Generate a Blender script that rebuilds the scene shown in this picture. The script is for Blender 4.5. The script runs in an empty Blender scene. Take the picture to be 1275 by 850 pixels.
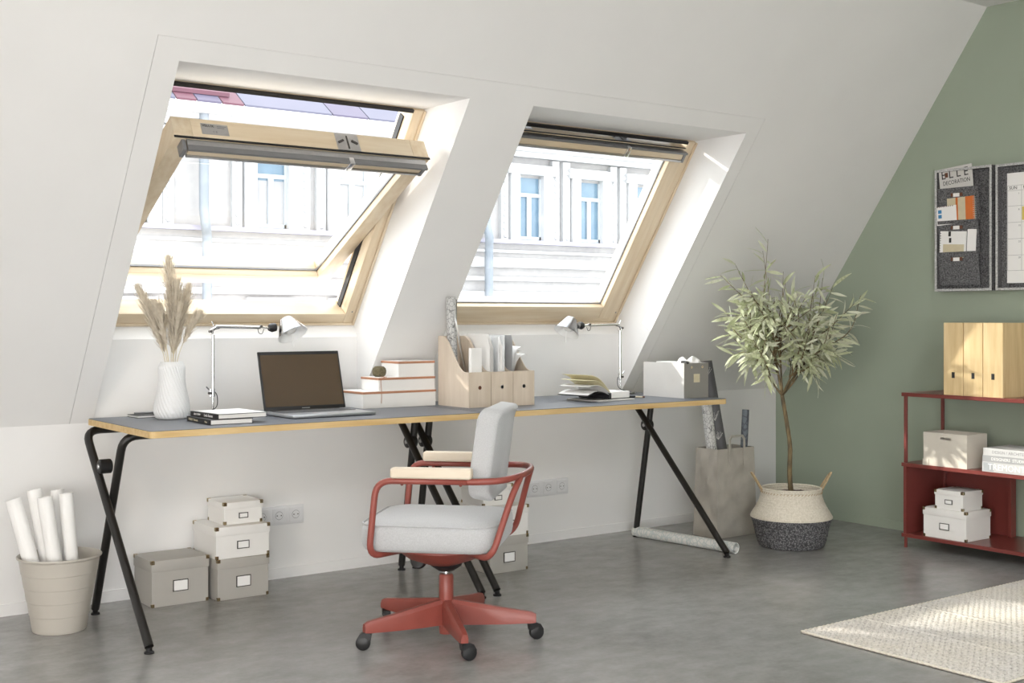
import bpy, bmesh, math, random
from mathutils import Vector, Matrix
from math import sin, cos, pi, radians as rad

sc = bpy.context.scene
COL = sc.collection

# ------------------------------------------------------------------ camera
cam_d = bpy.data.cameras.new('camera'); cam = bpy.data.objects.new('camera', cam_d); COL.objects.link(cam)
cam_d.lens = 43.654; cam_d.sensor_width = 36; cam_d.shift_y = -32/1275; cam_d.clip_start = 0.05; cam_d.clip_end = 300
AZ = rad(53.3696)                       # angle from world +X to the viewing direction
cam.location = (-5.599, -4.932, 1.14); cam.rotation_euler = (pi/2, 0, AZ - pi/2)
sc.camera = cam

# ------------------------------------------------------------------ sky, sun, area fills added at unseen windows
w = bpy.data.worlds.new('sky'); sc.world = w; w.use_nodes = True
bg = w.node_tree.nodes['Background']; bg.inputs[0].default_value = (0.97, 0.98, 1.0, 1); bg.inputs[1].default_value = 6.2
SUN = Vector((0.92, -1.0, -0.61)).normalized()
sd = bpy.data.lights.new('sun', 'SUN'); sd.energy = 7.0; sd.angle = rad(1.0); sd.color = (1.0, 0.93, 0.82)
so = bpy.data.objects.new('sun', sd); COL.objects.link(so); so.rotation_euler = SUN.to_track_quat('-Z', 'Y').to_euler(); so.location = (-14, 12, 12)
def area(name, loc, direction, sx, sy, power, color):
    d = bpy.data.lights.new(name, 'AREA'); d.shape = 'RECTANGLE'; d.size = sx; d.size_y = sy; d.energy = power; d.color = color
    o = bpy.data.objects.new(name, d); COL.objects.link(o); o.location = loc
    o.rotation_euler = Vector(direction).to_track_quat('-Z', 'Z').to_euler()
area('fill_left', (-8.9, -5.6, 0.95), (1, 0, 0), 3.4, 1.45, 150, (1.0, 0.86, 0.71))  # added warm area fill from the left, at an unseen window
area('fill_front', (-7.1, -7.9, 0.95), (0, 1, 0), 2.9, 1.45, 120, (1.0, 0.985, 0.97))  # added low fill from behind, to lift the wall under the desks
area('fill_overhead', (-3.7, -5.4, 2.81), (0, 0, -1), 3.58, 1.48, 45, (1.0, 0.985, 0.965))  # added downward fill for the floor and lower walls
sc.view_settings.view_transform = 'Standard'; sc.view_settings.look = 'None'; sc.view_settings.gamma = 1
sc.view_settings.use_curve_mapping = False; sc.view_settings.exposure = -0.05

# ------------------------------------------------------------------ materials
def newmat(name):
    m = bpy.data.materials.new(name); m.use_nodes = True
    nt = m.node_tree; return m, nt, nt.nodes['Principled BSDF']
def setp(b, rough=0.5, metal=0.0, spec=None, sheen=None, coat=None, trans=None):
    b.inputs['Roughness'].default_value = rough; b.inputs['Metallic'].default_value = metal
    if spec is not None: b.inputs['Specular IOR Level'].default_value = spec
    if sheen: b.inputs['Sheen Weight'].default_value = sheen
    if coat: b.inputs['Coat Weight'].default_value = coat
def noise(nt, scale, detail=3, vec=None, stretch=None, rough=0.5):
    tc = nt.nodes.new('ShaderNodeTexCoord'); n = nt.nodes.new('ShaderNodeTexNoise')
    n.inputs['Scale'].default_value = scale; n.inputs['Detail'].default_value = detail; n.inputs['Roughness'].default_value = rough
    mp = nt.nodes.new('ShaderNodeMapping'); mp.inputs['Scale'].default_value = stretch or (1, 1, 1)
    nt.links.new(tc.outputs['Object'], mp.inputs['Vector']); nt.links.new(mp.outputs[0], n.inputs['Vector'])
    return n
def ramp(nt, src, stops):
    r = nt.nodes.new('ShaderNodeValToRGB'); e = r.color_ramp.elements
    while len(e) < len(stops): e.new(0.5)
    for el, (p, c) in zip(e, stops): el.position = p; el.color = (*c, 1)
    nt.links.new(src, r.inputs[0]); return r
def bump(nt, b, src, strength=0.1, dist=0.01):
    bp = nt.nodes.new('ShaderNodeBump'); bp.inputs['Strength'].default_value = strength; bp.inputs['Distance'].default_value = dist
    nt.links.new(src, bp.inputs['Height']); nt.links.new(bp.outputs[0], b.inputs['Normal'])
def mat(name, c, rough=0.5, metal=0.0, var=0.06, scale=30, bmp=0.0, stretch=None, c2=None, detail=3, **k):
    """colour with a little procedural variation"""
    m, nt, b = newmat(name); setp(b, rough, metal, **k)
    n = noise(nt, scale, detail, stretch=stretch)
    lo = c2 if c2 else tuple(x*(1-var) for x in c); hi = c if c2 else tuple(min(1, x*(1+var)) for x in c)
    r = ramp(nt, n.outputs[0], [(0.3, lo), (0.7, hi)]); nt.links.new(r.outputs[0], b.inputs['Base Color'])
    if bmp: bump(nt, b, n.outputs[0], bmp, 0.005)
    return m
def wood(name, c1, c2, axis=0, scale=26, rough=0.45, var=14):
    st = [1, 1, 1]; st = [s*var if i != axis else s*0.9 for i, s in enumerate(st)]
    m, nt, b = newmat(name); setp(b, rough)
    n = noise(nt, scale/10, 5, stretch=tuple(st), rough=0.6)
    r = ramp(nt, n.outputs[0], [(0.3, c1), (0.5, tuple((a+q)/2 for a, q in zip(c1, c2))), (0.72, c2)])
    nt.links.new(r.outputs[0], b.inputs['Base Color']); bump(nt, b, n.outputs[0], 0.05, 0.002)
    return m
M = {}
M['paint'] = mat('white_plaster_paint', (0.80, 0.792, 0.780), 0.85, var=0.015, scale=3, bmp=0.01)
M['lining'] = mat('white_lining_paint', (0.86, 0.86, 0.855), 0.7, var=0.01, scale=3)
M['green'] = mat('sage_green_paint', (0.325, 0.375, 0.295), 0.8, var=0.03, scale=2.5, bmp=0.01)
def concrete():
    m, nt, b = newmat('polished_concrete'); setp(b, 0.25)
    n1 = noise(nt, 1.8, 4, rough=0.55); n2 = noise(nt, 9, 4, stretch=(1, 1.5, 1), rough=0.6); n3 = noise(nt, 60, 2)
    mx = nt.nodes.new('ShaderNodeMix'); mx.data_type = 'FLOAT'; mx.inputs[0].default_value = 0.45
    nt.links.new(n1.outputs[0], mx.inputs[2]); nt.links.new(n2.outputs[0], mx.inputs[3])
    m2 = nt.nodes.new('ShaderNodeMix'); m2.data_type = 'FLOAT'; m2.inputs[0].default_value = 0.12
    nt.links.new(mx.outputs[0], m2.inputs[2]); nt.links.new(n3.outputs[0], m2.inputs[3])
    r = ramp(nt, m2.outputs[0], [(0.28, (0.20, 0.195, 0.188)), (0.72, (0.41, 0.405, 0.395))])
    nt.links.new(r.outputs[0], b.inputs['Base Color'])
    return m
M['concrete'] = concrete()
M['pine_x'] = wood('pine_along_x', (0.60, 0.47, 0.31), (0.71, 0.61, 0.46), 0, 22)
M['pine_y'] = wood('pine_along_y', (0.60, 0.47, 0.31), (0.71, 0.61, 0.46), 1, 22)
M['ply_x'] = wood('plywood_edge', (0.55, 0.36, 0.14), (0.72, 0.53, 0.27), 0, 40, 0.5)
M['birch'] = wood('birch_veneer', (0.60, 0.50, 0.39), (0.72, 0.62, 0.51), 2, 30, 0.5, 10)
M['oak'] = wood('oak_veneer', (0.60, 0.42, 0.20), (0.78, 0.60, 0.34), 2, 30, 0.5, 12)
M['ash'] = wood('pale_ash_wood', (0.70, 0.60, 0.47), (0.80, 0.71, 0.58), 0, 30, 0.5, 10)
M['lino'] = mat('dark_grey_linoleum', (0.115, 0.125, 0.145), 0.42, var=0.06, scale=120)
M['black'] = mat('black_steel', (0.012, 0.011, 0.01), 0.38, var=0.1, scale=60)
M['blackplastic'] = mat('black_plastic', (0.012, 0.012, 0.013), 0.45, var=0.05)
M['rubber'] = mat('black_rubber', (0.008, 0.008, 0.009), 0.6, var=0.05)
M['red'] = mat('brick_red_lacquer', (0.27, 0.064, 0.048), 0.38, var=0.04, scale=20)
M['shelfred'] = mat('oxide_red_lacquer', (0.19, 0.043, 0.036), 0.3, var=0.04, scale=15)
M['fabric'] = mat('light_grey_wool', (0.47, 0.475, 0.48), 0.95, var=0.08, scale=260, bmp=0.15, sheen=0.3)
M['chrome'] = mat('polished_aluminium', (0.80, 0.80, 0.81), 0.18, 1.0, var=0.02)
M['alu'] = mat('brushed_aluminium', (0.50, 0.50, 0.505), 0.3, 1.0, var=0.04, scale=80)
M['lampalu'] = mat('satin_lamp_aluminium', (0.25, 0.25, 0.255), 0.25, 1.0, var=0.03)
M['tubshade'] = mat('tub_board_shaded', (0.25, 0.24, 0.22), 0.65, var=0.02, scale=15)  # tub board darkened, shade of the unlit faces put into the colour
M['cratecream'] = mat('cream_board', (0.62, 0.575, 0.50), 0.65, var=0.02, scale=15)
M['greymetal'] = mat('grey_metal', (0.20, 0.20, 0.205), 0.4, 0.3, var=0.04)
M['white'] = mat('white_gloss', (0.86, 0.86, 0.855), 0.4, var=0.01)
M['plastic'] = mat('white_socket_plastic', (0.72, 0.72, 0.73), 0.35, var=0.01)
M['paper'] = mat('white_paper', (0.86, 0.85, 0.83), 0.8, var=0.015, scale=8)
M['cream'] = mat('cream_paper', (0.86, 0.80, 0.56), 0.8, var=0.03, scale=8)
M['boxwhite'] = mat('white_cardboard', (0.80, 0.785, 0.755), 0.7, var=0.012, scale=15)
M['boxgrey'] = mat('warm_grey_cardboard', (0.42, 0.40, 0.365), 0.7, var=0.02, scale=15)
M['boxlight'] = mat('pale_grey_board', (0.60, 0.585, 0.56), 0.65, var=0.02, scale=15)
M['brass'] = mat('antique_brass', (0.40, 0.32, 0.20), 0.25, 1.0, var=0.1, scale=80)
M['copper'] = mat('copper_foil', (0.52, 0.25, 0.15), 0.4, 0.35, var=0.06, scale=40)
M['ink'] = mat('black_ink', (0.02, 0.02, 0.022), 0.6, var=0.05)
M['inkgrey'] = mat('grey_ink', (0.25, 0.25, 0.26), 0.6, var=0.05)
M['frame'] = mat('dark_label_frame', (0.06, 0.055, 0.05), 0.5, var=0.05)
M['binbeige'] = mat('beige_enamel', (0.49, 0.455, 0.40), 0.42, var=0.02, scale=10)
M['ceramic'] = mat('white_matt_ceramic', (0.80, 0.805, 0.81), 0.5, var=0.01, scale=15)
M['pampas'] = mat('dry_pampas', (0.76, 0.69, 0.57), 0.9, scale=60, c2=(0.58, 0.50, 0.39))
M['straw'] = mat('straw_stem', (0.62, 0.55, 0.40), 0.8, scale=60)
M['bark'] = mat('olive_bark', (0.24, 0.175, 0.085), 0.85, scale=45, c2=(0.07, 0.055, 0.035), bmp=0.5, stretch=(1, 1, 0.35))
M['soil'] = mat('potting_soil', (0.20, 0.14, 0.115), 0.95, scale=90, c2=(0.05, 0.035, 0.03), bmp=0.6)
M['cord'] = mat('jute_cord', (0.52, 0.40, 0.24), 0.9, scale=120, c2=(0.36, 0.26, 0.15), bmp=0.3)
M['twine'] = mat('olive_twine', (0.17, 0.145, 0.085), 0.9, scale=150, c2=(0.085, 0.07, 0.035), bmp=0.4)
M['basketw'] = mat('cream_woven_rope', (0.76, 0.71, 0.61), 0.9, scale=130, c2=(0.60, 0.55, 0.45), bmp=0.2)
M['felt'] = mat('grey_felt', (0.22, 0.22, 0.225), 0.95, scale=170, c2=(0.022, 0.022, 0.025), detail=6)
M['feltedge'] = mat('pale_felt_edge', (0.62, 0.62, 0.61), 0.9, scale=170, c2=(0.30, 0.30, 0.30))
M['leather'] = mat('brown_leather', (0.13, 0.045, 0.02), 0.5, scale=60)
M['orange'] = mat('orange_card', (0.62, 0.16, 0.03), 0.7)
M['manila'] = mat('manila_card', (0.62, 0.55, 0.38), 0.7)
M['yellow'] = mat('yellow_note', (0.72, 0.55, 0.14), 0.7)
M['blue'] = mat('blue_stamp', (0.06, 0.25, 0.50), 0.7)
M['kraft'] = mat('grey_kraft_paper', (0.44, 0.415, 0.365), 0.85, scale=14, c2=(0.37, 0.345, 0.30), bmp=0.25, detail=5)
M['kraftside'] = M['kraft']
M['laptop'] = mat('silver_grey_laptop', (0.42, 0.43, 0.45), 0.35, 0.7, var=0.02)
M['screen'] = mat('screen_brown_reflection', (0.075, 0.047, 0.024), 0.2, var=0.03, scale=3, spec=0.9)  # brown stands for a room reflection, put into the base colour
M['keys'] = mat('grey_keys', (0.12, 0.12, 0.125), 0.5)
M['pad_pale'] = mat('pale_touchpad', (0.60, 0.60, 0.61), 0.3, 0.3)  # paler grey of the touchpad
M['silverkey'] = mat('grey_blue_binding', (0.40, 0.42, 0.44), 0.5)
M['bookgrey'] = mat('grey_cover', (0.36, 0.365, 0.37), 0.5, scale=10)
M['bookwhite'] = mat('white_cover', (0.56, 0.56, 0.555), 0.5, scale=10)
def speckle_basket():
    m, nt, b = newmat('charcoal_woven_rope'); setp(b, 0.9)
    tc = nt.nodes.new('ShaderNodeTexCoord'); v = nt.nodes.new('ShaderNodeTexVoronoi'); v.inputs['Scale'].default_value = 130
    nt.links.new(tc.outputs['Object'], v.inputs['Vector'])
    r = ramp(nt, v.outputs['Distance'], [(0.0, (0.40, 0.40, 0.41)), (0.3, (0.16, 0.16, 0.165)), (0.7, (0.05, 0.05, 0.055))])
    nt.links.new(r.outputs[0], b.inputs['Base Color']); bump(nt, b, v.outputs['Distance'], 0.3, 0.003); return m
M['basketd'] = speckle_basket()
def roll_print(name, base, ink, scale=8, thr=0.04):
    """paper printed with thin line drawing (plan / map)"""
    m, nt, b = newmat(name); setp(b, 0.7)
    tc = nt.nodes.new('ShaderNodeTexCoord'); v = nt.nodes.new('ShaderNodeTexVoronoi'); v.feature = 'DISTANCE_TO_EDGE'; v.inputs['Scale'].default_value = scale
    mp = nt.nodes.new('ShaderNodeMapping'); mp.inputs['Scale'].default_value = (1, 1, 0.7)
    nt.links.new(tc.outputs['Object'], mp.inputs[0]); nt.links.new(mp.outputs[0], v.inputs['Vector'])
    r = ramp(nt, v.outputs['Distance'], [(thr*0.6, ink), (thr, base)]); nt.links.new(r.outputs[0], b.inputs['Base Color']); return m
M['plan'] = roll_print('printed_plan_paper', (0.60, 0.60, 0.585), (0.20, 0.20, 0.20), 75, 0.05)
M['map'] = roll_print('printed_map_paper', (0.74, 0.74, 0.71), (0.56, 0.61, 0.60), 45, 0.10)
M['floral'] = mat('grey_wallpaper', (0.105, 0.105, 0.11), 0.6, var=0.06)
M['bluegrey'] = roll_print('blue_grey_wallpaper', (0.15, 0.175, 0.20), (0.09, 0.10, 0.12), 40, 0.1)
M['taupe'] = mat('taupe_paper', (0.24, 0.22, 0.185), 0.7)
def leafmat():
    m, nt, b = newmat('olive_leaf'); setp(b, 0.5)
    g = nt.nodes.new('ShaderNodeNewGeometry'); oi = nt.nodes.new('ShaderNodeObjectInfo')
    n = noise(nt, 7, 2)
    r1 = ramp(nt, n.outputs[0], [(0.35, (0.38, 0.42, 0.24)), (0.65, (0.64, 0.67, 0.47))])
    r2 = ramp(nt, n.outputs[0], [(0.35, (0.56, 0.59, 0.43)), (0.65, (0.76, 0.77, 0.63))])
    mx = nt.nodes.new('ShaderNodeMix'); mx.data_type = 'RGBA'
    nt.links.new(g.outputs['Backfacing'], mx.inputs[0]); nt.links.new(r1.outputs[0], mx.inputs[6]); nt.links.new(r2.outputs[0], mx.inputs[7])
    nt.links.new(mx.outputs[2], b.inputs['Base Color']); b.inputs['Subsurface Weight'].default_value = 0.0
    tr = nt.nodes.new('ShaderNodeBsdfTranslucent'); ms = nt.nodes.new('ShaderNodeMixShader'); ms.inputs[0].default_value = 0.25
    nt.links.new(mx.outputs[2], tr.inputs[0]); nt.links.new(b.outputs[0], ms.inputs[1]); nt.links.new(tr.outputs[0], ms.inputs[2])
    nt.links.new(ms.outputs[0], nt.nodes['Material Output'].inputs[0]); return m
M['leaf'] = leafmat()
def glassmat():
    m, nt, b = newmat('window_glass'); nt.nodes.remove(b)
    t = nt.nodes.new('ShaderNodeBsdfTransparent'); t.inputs[0].default_value = (0.95, 0.97, 0.98, 1)
    g = nt.nodes.new('ShaderNodeBsdfGlossy'); g.inputs['Roughness'].default_value = 0.02
    lw = nt.nodes.new('ShaderNodeLayerWeight'); lw.inputs[0].default_value = 0.5
    pw = nt.nodes.new('ShaderNodeMath'); pw.operation = 'POWER'; pw.inputs[1].default_value = 4.0; nt.links.new(lw.outputs['Facing'], pw.inputs[0])
    f = nt.nodes.new('ShaderNodeMath'); f.operation = 'MULTIPLY_ADD'; f.inputs[1].default_value = 0.6; f.inputs[2].default_value = 0.035; nt.links.new(pw.outputs[0], f.inputs[0])
    ms = nt.nodes.new('ShaderNodeMixShader'); nt.links.new(f.outputs[0], ms.inputs[0]); nt.links.new(t.outputs[0], ms.inputs[1]); nt.links.new(g.outputs[0], ms.inputs[2])
    nt.links.new(ms.outputs[0], nt.nodes['Material Output'].inputs[0]); return m
M['glass'] = glassmat()
def sleeve():
    m, nt, b = newmat('clear_plastic_sleeve'); setp(b, 0.2); b.inputs['Base Color'].default_value = (0.9, 0.92, 0.93, 1)
    t = nt.nodes.new('ShaderNodeBsdfTransparent'); ms = nt.nodes.new('ShaderNodeMixShader'); ms.inputs[0].default_value = 0.55
    nt.links.new(b.outputs[0], ms.inputs[2]); nt.links.new(t.outputs[0], ms.inputs[1]); nt.links.new(ms.outputs[0], nt.nodes['Material Output'].inputs[0]); return m
M['sleeve'] = sleeve()
def rugmat():
    m, nt, b = newmat('woven_wool_rug'); setp(b, 0.95)
    n = noise(nt, 140, 4); n2 = noise(nt, 3, 3)
    r = ramp(nt, n.outputs[0], [(0.28, (0.52, 0.485, 0.43)), (0.55, (0.70, 0.665, 0.60))])
    r2 = ramp(nt, n2.outputs[0], [(0.35, (0.92, 0.92, 0.95)), (0.65, (1.0, 0.98, 0.95))])
    at = nt.nodes.new('ShaderNodeAttribute'); at.attribute_name = 'gap_dark'
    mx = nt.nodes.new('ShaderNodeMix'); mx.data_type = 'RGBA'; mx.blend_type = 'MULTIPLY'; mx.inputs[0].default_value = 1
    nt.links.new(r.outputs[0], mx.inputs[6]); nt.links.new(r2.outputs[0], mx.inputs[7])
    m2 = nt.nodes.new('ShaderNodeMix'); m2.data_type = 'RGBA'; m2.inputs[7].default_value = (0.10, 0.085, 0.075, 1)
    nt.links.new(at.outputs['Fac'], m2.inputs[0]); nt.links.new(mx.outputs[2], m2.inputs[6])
    nt.links.new(m2.outputs[2], b.inputs['Base Color']); return m
M['rug'] = rugmat()
M['stucco'] = mat('pale_stucco', (0.325, 0.313, 0.30), 0.9, scale=4, c2=(0.28, 0.27, 0.265))
M['stuccow'] = mat('white_stucco', (0.41, 0.41, 0.41), 0.9, var=0.02, scale=4)
M['ledge'] = mat('lilac_flashing', (0.26, 0.25, 0.30), 0.6)
M['extglass'] = mat('far_window_glass', (0.11, 0.17, 0.22), 0.1, scale=0.6, c2=(0.07, 0.12, 0.165))
M['curtain'] = mat('far_curtain', (0.27, 0.265, 0.265), 0.8, scale=2)
M['extframe'] = mat('far_window_frame', (0.33, 0.36, 0.385), 0.6)
M['drain'] = mat('zinc_drainpipe', (0.19, 0.21, 0.23), 0.5, scale=1.5, c2=(0.13, 0.15, 0.17))
M['roofblue'] = mat('pale_blue_roof', (0.066, 0.068, 0.10), 0.6, scale=0.5, c2=(0.05, 0.054, 0.086))
M['roofred'] = mat('dull_red_roof', (0.065, 0.016, 0.03), 0.6, scale=1)
M['rooflilac'] = mat('lilac_roof', (0.052, 0.046, 0.08), 0.6, scale=1)
M['street'] = mat('street_bounce_pale', (0.6, 0.6, 0.59), 0.9, scale=2)  # unseen street, paled to bounce more light up onto the window linings

# ------------------------------------------------------------------ mesh helpers
class MB:
    def __init__(self): self.v = []; self.f = []; self.mi = []
    def add(self, vs, fs, mi=0):
        o = len(self.v); self.v += [tuple(p) for p in vs]
        for f in fs: self.f.append(tuple(i+o for i in f)); self.mi.append(mi)
    def box(self, x0, x1, y0, y1, z0, z1, mi=0):
        self.add([(x0,y0,z0),(x1,y0,z0),(x1,y1,z0),(x0,y1,z0),(x0,y0,z1),(x1,y0,z1),(x1,y1,z1),(x0,y1,z1)],
                 [(0,3,2,1),(4,5,6,7),(0,1,5,4),(1,2,6,5),(2,3,7,6),(3,0,4,7)], mi); return self
    def bbox(self, x0, x1, y0, y1, z0, z1, r=0.003, seg=2, mi=0):
        """box with rounded edges"""
        r = min(r, (x1-x0)/2.01, (y1-y0)/2.01, (z1-z0)/2.01)
        bm = bmesh.new(); bmesh.ops.create_cube(bm, size=1)
        for q in bm.verts: q.co = Vector(((x0+x1)/2+q.co.x*(x1-x0), (y0+y1)/2+q.co.y*(y1-y0), (z0+z1)/2+q.co.z*(z1-z0)))
        bmesh.ops.bevel(bm, geom=bm.edges[:], offset=r, segments=seg, affect='EDGES', profile=0.5)
        self.bm(bm, mi); return self
    def bm(self, bm, mi=0):
        bm.verts.index_update(); self.add([v.co[:] for v in bm.verts], [[v.index for v in f.verts] for f in bm.faces], mi); bm.free(); return self
    def prism(self, poly, a, b, axis=0, mi=0):
        """polygon in the two other axes extruded along axis from a to b"""
        n = len(poly)
        def P(t, p):
            l = list(p); l.insert(axis, t); return tuple(l)
        ar = sum(poly[i][0]*poly[(i+1) % n][1]-poly[(i+1) % n][0]*poly[i][1] for i in range(n))
        vs = [P(a, p) for p in poly]+[P(b, p) for p in poly]
        fs = [tuple(range(n)), tuple(range(2*n-1, n-1, -1))]+[(i, i+n, (i+1) % n+n, (i+1) % n) for i in range(n)]
        flip = (ar > 0) != (axis == 1)
        if flip: fs = [tuple(reversed(f)) for f in fs]
        self.add(vs, fs, mi); return self
    def tube(self, pts, r, seg=10, closed=False, caps=True, mi=0):
        pts = [Vector(p) for p in pts]; n = len(pts)
        rr = r if isinstance(r, (list, tuple)) else [r]*n
        T = []
        for i in range(n):
            a = pts[i-1] if (i > 0 or closed) else pts[i]; b = pts[(i+1) % n] if (i < n-1 or closed) else pts[i]
            T.append((b-a).normalized())
        up = Vector((0, 0, 1)) if abs(T[0].z) < 0.9 else Vector((1, 0, 0))
        N = (up-T[0]*up.dot(T[0])).normalized(); vs = []
        for i in range(n):
            N = (N-T[i]*N.dot(T[i])).normalized(); B = T[i].cross(N)
            for k in range(seg):
                a = 2*pi*k/seg; vs.append(pts[i]+(N*cos(a)+B*sin(a))*rr[i])
        fs = []
        for i in range(n if closed else n-1):
            j = (i+1) % n
            for k in range(seg): fs.append((i*seg+k, i*seg+(k+1) % seg, j*seg+(k+1) % seg, j*seg+k))
        if caps and not closed: fs += [tuple(range(seg-1, -1, -1)), tuple((n-1)*seg+k for k in range(seg))]
        self.add(vs, fs, mi); return self
    def lathe(self, prof, seg=32, c=(0, 0, 0), mi=0, fn=None):
        """profile [(r, z)] turned about z"""
        vs = []; n = len(prof)
        for i, (r, z) in enumerate(prof):
            for k in range(seg):
                a = 2*pi*k/seg; q = r if not fn else fn(r, z, a); vs.append((c[0]+q*cos(a), c[1]+q*sin(a), c[2]+z))
        fs = [(i*seg+k, i*seg+(k+1) % seg, (i+1)*seg+(k+1) % seg, (i+1)*seg+k) for i in range(n-1) for k in range(seg)]
        if prof[0][0] > 1e-6: fs.append(tuple(range(seg-1, -1, -1)))
        if prof[-1][0] > 1e-6: fs.append(tuple((n-1)*seg+k for k in range(seg)))
        self.add(vs, fs, mi); return self
    def xf(self, mtx, start=0):
        for i in range(start, len(self.v)): self.v[i] = tuple(mtx @ Vector(self.v[i]))
        return self
    def build(self, name, m, parent=None, smooth=False, loc=None, rot=None):
        me = bpy.data.meshes.new(name); me.from_pydata(self.v, [], self.f)
        ms = m if isinstance(m, list) else [m]
        for q in ms: me.materials.append(M[q])
        if len(ms) > 1: me.polygons.foreach_set('material_index', self.mi)
        me.update()
        if smooth:
            me.polygons.foreach_set('use_smooth', [True]*len(me.polygons))
            if smooth != 'all': me.set_sharp_from_angle(angle=rad(smooth if smooth is not True else 40))
        o = bpy.data.objects.new(name, me); COL.objects.link(o)
        if parent: o.parent = parent
        if loc: o.location = loc
        if rot: o.rotation_euler = rot
        return o
def tag(o, label, cat, group=None):
    o['label'] = label; o['category'] = cat
    if group: o['group'] = group
    return o
def thing(name, label, cat, loc=(0, 0, 0), rz=0, group=None):
    o = bpy.data.objects.new(name, None); o.empty_display_size = 0.05; COL.objects.link(o)
    o.location = loc; o.rotation_euler = (0, 0, rz); return tag(o, label, cat, group)
def struct(o): o['kind'] = 'structure'; return o
def smoothpath(pts, n=8):
    """Catmull-Rom through the points"""
    P = [Vector(p) for p in pts]; P = [P[0]*2-P[1]]+P+[P[-1]*2-P[-2]]; out = []
    for i in range(1, len(P)-2):
        a, b, c, d = P[i-1], P[i], P[i+1], P[i+2]
        for k in range(n):
            t = k/n; out.append(0.5*((2*b)+(c-a)*t+(2*a-5*b+4*c-d)*t*t+(3*b-a-3*c+d)*t**3))
    out.append(P[-2]); return out
def fillet(pts, r, n=6):
    """polyline with rounded corners"""
    P = [Vector(p) for p in pts]; out = [P[0]]
    for i in range(1, len(P)-1):
        a = (P[i-1]-P[i]); b = (P[i+1]-P[i]); ri = min(r, a.length*0.49, b.length*0.49)
        p0 = P[i]+a.normalized()*ri; p1 = P[i]+b.normalized()*ri
        for k in range(n+1):
            t = k/n; out.append(p0*(1-t)**2+P[i]*2*t*(1-t)+p1*t*t)
    out.append(P[-1]); return out
def text(name, s, size, m, parent, mtx, ax='LEFT', sx=1.0, depth=0.0003):
    cu = bpy.data.curves.new(name, 'FONT'); cu.body = s; cu.size = size; cu.align_x = ax; cu.align_y = 'CENTER'; cu.extrude = depth; cu.resolution_u = 2
    t = bpy.data.objects.new(name+'_tmp', cu); COL.objects.link(t); bpy.context.view_layer.update()
    me = bpy.data.meshes.new_from_object(t.evaluated_get(bpy.context.evaluated_depsgraph_get()))
    bpy.data.objects.remove(t); bpy.data.curves.remove(cu)
    me.transform(mtx @ Matrix.Diagonal((sx, 1, 1, 1))); me.materials.clear(); me.materials.append(M[m])
    o = bpy.data.objects.new(name, me); COL.objects.link(o); o.parent = parent; return o
def axes(o, x, y, z): return Matrix(((x[0], y[0], z[0], o[0]), (x[1], y[1], z[1], o[1]), (x[2], y[2], z[2], o[2]), (0, 0, 0, 1)))
FRONT = lambda o: axes(o, (1, 0, 0), (0, 0, 1), (0, -1, 0))        # writing on a face that looks to -Y
SIDE = lambda o: axes(o, (0, -1, 0), (0, 0, 1), (-1, 0, 0))        # writing on a face that looks to -X
# ------------------------------------------------------------------ the room
XL, YF, ZK, ZC = -9.0, -8.0, 0.717, 2.68
T55 = rad(55.0); HO, VO = 0.30/sin(T55), 0.30/cos(T55)      # roof slab thickness, along y and along z
sy = lambda z: -(z-ZK)/math.tan(T55)
OPEN = [(-4.0, -2.805), (-2.49, -1.225)]
struct(MB().box(XL-0.3, 0.3, YF-0.3, 0.4, -0.1, 0).build('floor', 'concrete'))
def section(mb, x0, x1, kind, notch, rec=0.0):
    top = [(sy(ZC), ZC), (sy(ZC), ZC+VO)]
    nt = []
    if notch:
        for z, d in ((2.0665, 0), (2.0665, 0.004), (2.0685, 0.004), (2.0685, 0)): nt.append((sy(z)+d/sin(T55)*0.6, z+d*cos(T55)*0.6))
    if kind == 'full':
        d = rec/sin(T55); gr = [(sy(2.0685)+d, 2.0685), (sy(2.0685), 2.0685)] if rec else []
        mb.prism([(d, ZK)]+nt+gr+[(sy(ZC), ZC), (sy(ZC), ZC+VO), (HO, ZK)], x0, x1, 0)
    else:
        mb.prism([(sy(2.0), 2.0)]+nt+[(sy(ZC), ZC), (sy(ZC), ZC+VO), (sy(2.0)+HO, 2.0)], x0, x1, 0)
        mb.prism([(0, ZK), (0, 1.045), (0.037, 1.10), (0.098, 1.10), (HO, ZK)], x0, x1, 0)
mb = MB(); G0, G1 = -4.0915, -1.1485
section(mb, XL, G0, 'full', False); section(mb, G0, G0+0.002, 'full', False, 0.004); section(mb, G0+0.002, -4.0, 'full', True)
section(mb, -4.0, -2.805, 'open', True); section(mb, -2.805, -2.49, 'full', True); section(mb, -2.49, -1.225, 'open', True)
section(mb, -1.225, G1, 'full', True); section(mb, G1, G1+0.002, 'full', False, 0.004); section(mb, G1+0.002, 0.3, 'full', False)
struct(mb.build('wall_slope', 'paint'))
struct(MB().box(XL, 0.3, 0.0, HO, 0, ZK).build('wall_back', 'paint'))
RL = (-5.5, -1.9, -6.15, -4.65)            # unseen rooflight behind the camera, added for the overhead fill
struct(MB().box(XL-0.3, RL[0], YF-0.3, sy(ZC), ZC, ZC+0.25).box(RL[1], 0.3, YF-0.3, sy(ZC), ZC, ZC+0.25).box(RL[0], RL[1], YF-0.3, RL[2], ZC, ZC+0.25).box(RL[0], RL[1], RL[3], sy(ZC), ZC, ZC+0.25).build('ceiling', 'paint'))
struct(MB().box(0, 0.3, YF-0.3, 0.0, 0, ZC+0.6).box(0, 0.3, 0, 0.4, 0, 0.8).build('wall_right', 'green'))
struct(MB().box(XL, 0, -0.007, 0, 0, 0.046).build('baseboard_back', 'paint'))
struct(MB().box(-0.007, 0, YF, -0.007, 0, 0.046).build('baseboard_right', 'green'))
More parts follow.
